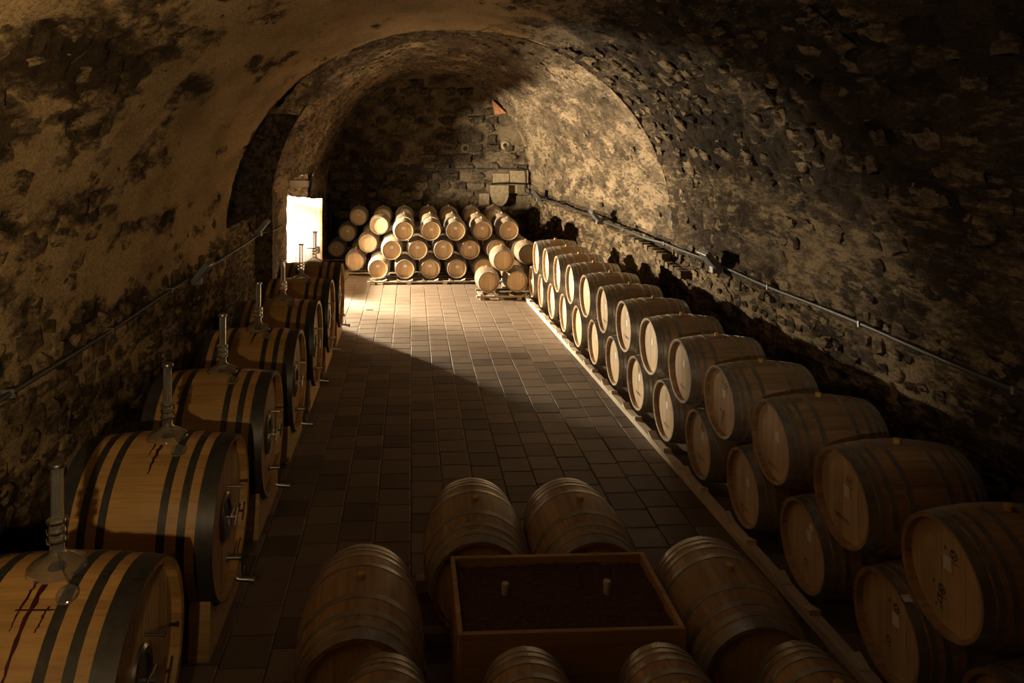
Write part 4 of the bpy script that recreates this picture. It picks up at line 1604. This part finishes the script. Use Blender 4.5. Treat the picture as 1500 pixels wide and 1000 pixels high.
pts = [on_wall(y, 2.10 + 0.012 * math.sin(y * 1.7), 1) for y in np.arange(1.0, 27.3, 0.35)]
pts = [(p[0] - (0.22 if p[1] > 14.2 else 0.0) * min(1, max(0, (p[1] - 14.2) / 0.8)), p[1], p[2]) for p in pts]
cr = conduit('wall_conduit', pts, 0.024, 'dark conduit running along the right wall above the barrels')
for k in range(2, len(pts) - 1, 6):
    p = pts[k]
    obj('clip', MB().box(p[0] - 0.03, p[0] + 0.2, p[1] - 0.015, p[1] + 0.015, p[2] - 0.035, p[2] + 0.035).mesh('clip', 'grey'), cr)
ptl = [on_wall(y, 2.0 + 0.012 * math.sin(y * 1.3), -1) for y in np.arange(1.5, 13.9, 0.35)] + [(-3.42, 15.0, 2.03), (-3.42, 16.4, 2.05), (-3.14, 16.95, 2.08), (-3.12, 17.5, 2.10)]
ptl = [(p[0] + 0.03, p[1], p[2]) for p in ptl]
cL = conduit('wall_conduit', ptl, 0.026, 'dark conduit running along the left wall above the casks')
for k in range(2, 35, 6):
    p = ptl[k]
    obj('clip', MB().box(p[0] - 0.16, p[0] + 0.03, p[1] - 0.015, p[1] + 0.015, p[2] - 0.035, p[2] + 0.035).mesh('clip', 'grey'), cL)
yb = Y_BACK - 0.16
bk = [(-3.02, yb, 0.8), (-3.02, yb, 2.85), (-2.98, yb, 2.97), (-2.86, yb, 3.0), (0.8, yb, 3.0), (4.2, yb, 2.99), (4.34, yb, 2.95), (4.38, yb, 2.85), (4.38, yb, 2.4),
      (4.36, yb - 0.05, 2.25), (4.34, yb - 0.3, 2.12)]
cB = conduit('wall_conduit', bk, 0.026, 'thin dark pipe framing the back wall above the stacked barrels')
for x in (-2.0, -0.5, 1.0, 2.5, 3.3):
    obj('clip', MB().box(x - 0.015, x + 0.015, yb - 0.03, yb + 0.1, 2.96, 3.035).mesh('clip', 'grey'), cB)
tag(obj('iron_bar', MB().tube([(3.05, Y_BACK - 0.42, 2.44), (3.4, Y_BACK - 0.38, 2.47), (4.4, Y_BACK - 0.25, 2.42)], 0.03, 8).mesh('iron_bar', 'iron', True)),
    'rusty iron bar laid across the corbel on the back wall', 'bar')
m = MB().add([(3.10, 27.3, 5.62), (3.62, 27.3, 5.12), (3.22, 27.3, 5.06), (3.10, 27.62, 5.62), (3.62, 27.62, 5.12), (3.22, 27.62, 5.06)],
             [(0, 2, 1), (3, 4, 5), (0, 3, 5, 2), (2, 5, 4, 1), (1, 4, 3, 0)])
tag(obj('tile_fragment', m.mesh('tile_fragment', 'terracotta')), 'terracotta wedge caught where the back wall meets the vault', 'tile')


def floodlight(pos, side, label, tilt=0.9):
    t = thing('floodlight', label, 'floodlight', pos, 0, 'unlit floodlights on the conduits')
    sx = -1 if side > 0 else 1
    # head tilted upwards, hinged on a small junction box
    R = Matrix.Rotation(sx * -tilt, 4, 'Y')
    Tm = Matrix.Translation((sx * 0.20, 0, 0.10)) @ R
    b = MB().box(-0.15, 0.15, -0.19, 0.19, -0.045, 0.03, 0.012, Tm)
    b.box(-0.165, 0.165, -0.205, -0.185, 0.0, 0.045, 0, Tm)
    b.box(-0.165, 0.165, 0.185, 0.205, 0.0, 0.045, 0, Tm)
    b.box(-0.165, -0.145, -0.2, 0.2, 0.0, 0.045, 0, Tm)
    b.box(0.145, 0.165, -0.2, 0.2, 0.0, 0.045, 0, Tm)
    obj('lamp_body', b.mesh('lamp_body', 'grey'), t)
    obj('lamp_glass', MB().box(-0.145, 0.145, -0.185, 0.185, 0.028, 0.036, 0, Tm).mesh('lamp_glass', 'lens'), t)
    obj('junction_box', MB().box(0.0 if sx > 0 else -0.16, 0.16 if sx > 0 else 0.0, -0.07, 0.07, -0.13, 0.03, 0.01).mesh('junction_box', 'grey'), t)
    return t


for (y, h, sd, lab) in ((11.7, 2.12, 1, 'unlit grey floodlight on the right wall conduit, nearest of three'), (18.3, 2.12, 1, 'unlit grey floodlight on the right wall conduit, middle of three'),
                        (24.9, 2.12, 1, 'unlit grey floodlight on the right wall conduit near the back wall'), (11.7, 2.0, -1, 'unlit grey floodlight on the left wall conduit above the casks'),
                        (16.2, 2.15, -1, 'unlit floodlight at the end of the left conduit by the doorway')):
    p = on_wall(y, h, sd)
    if sd > 0 and y > 14:
        p = (p[0] - 0.22, p[1], p[2])
    if sd < 0 and y > 14:
        p = (-3.46, y, h)
    floodlight(p, sd, lab)
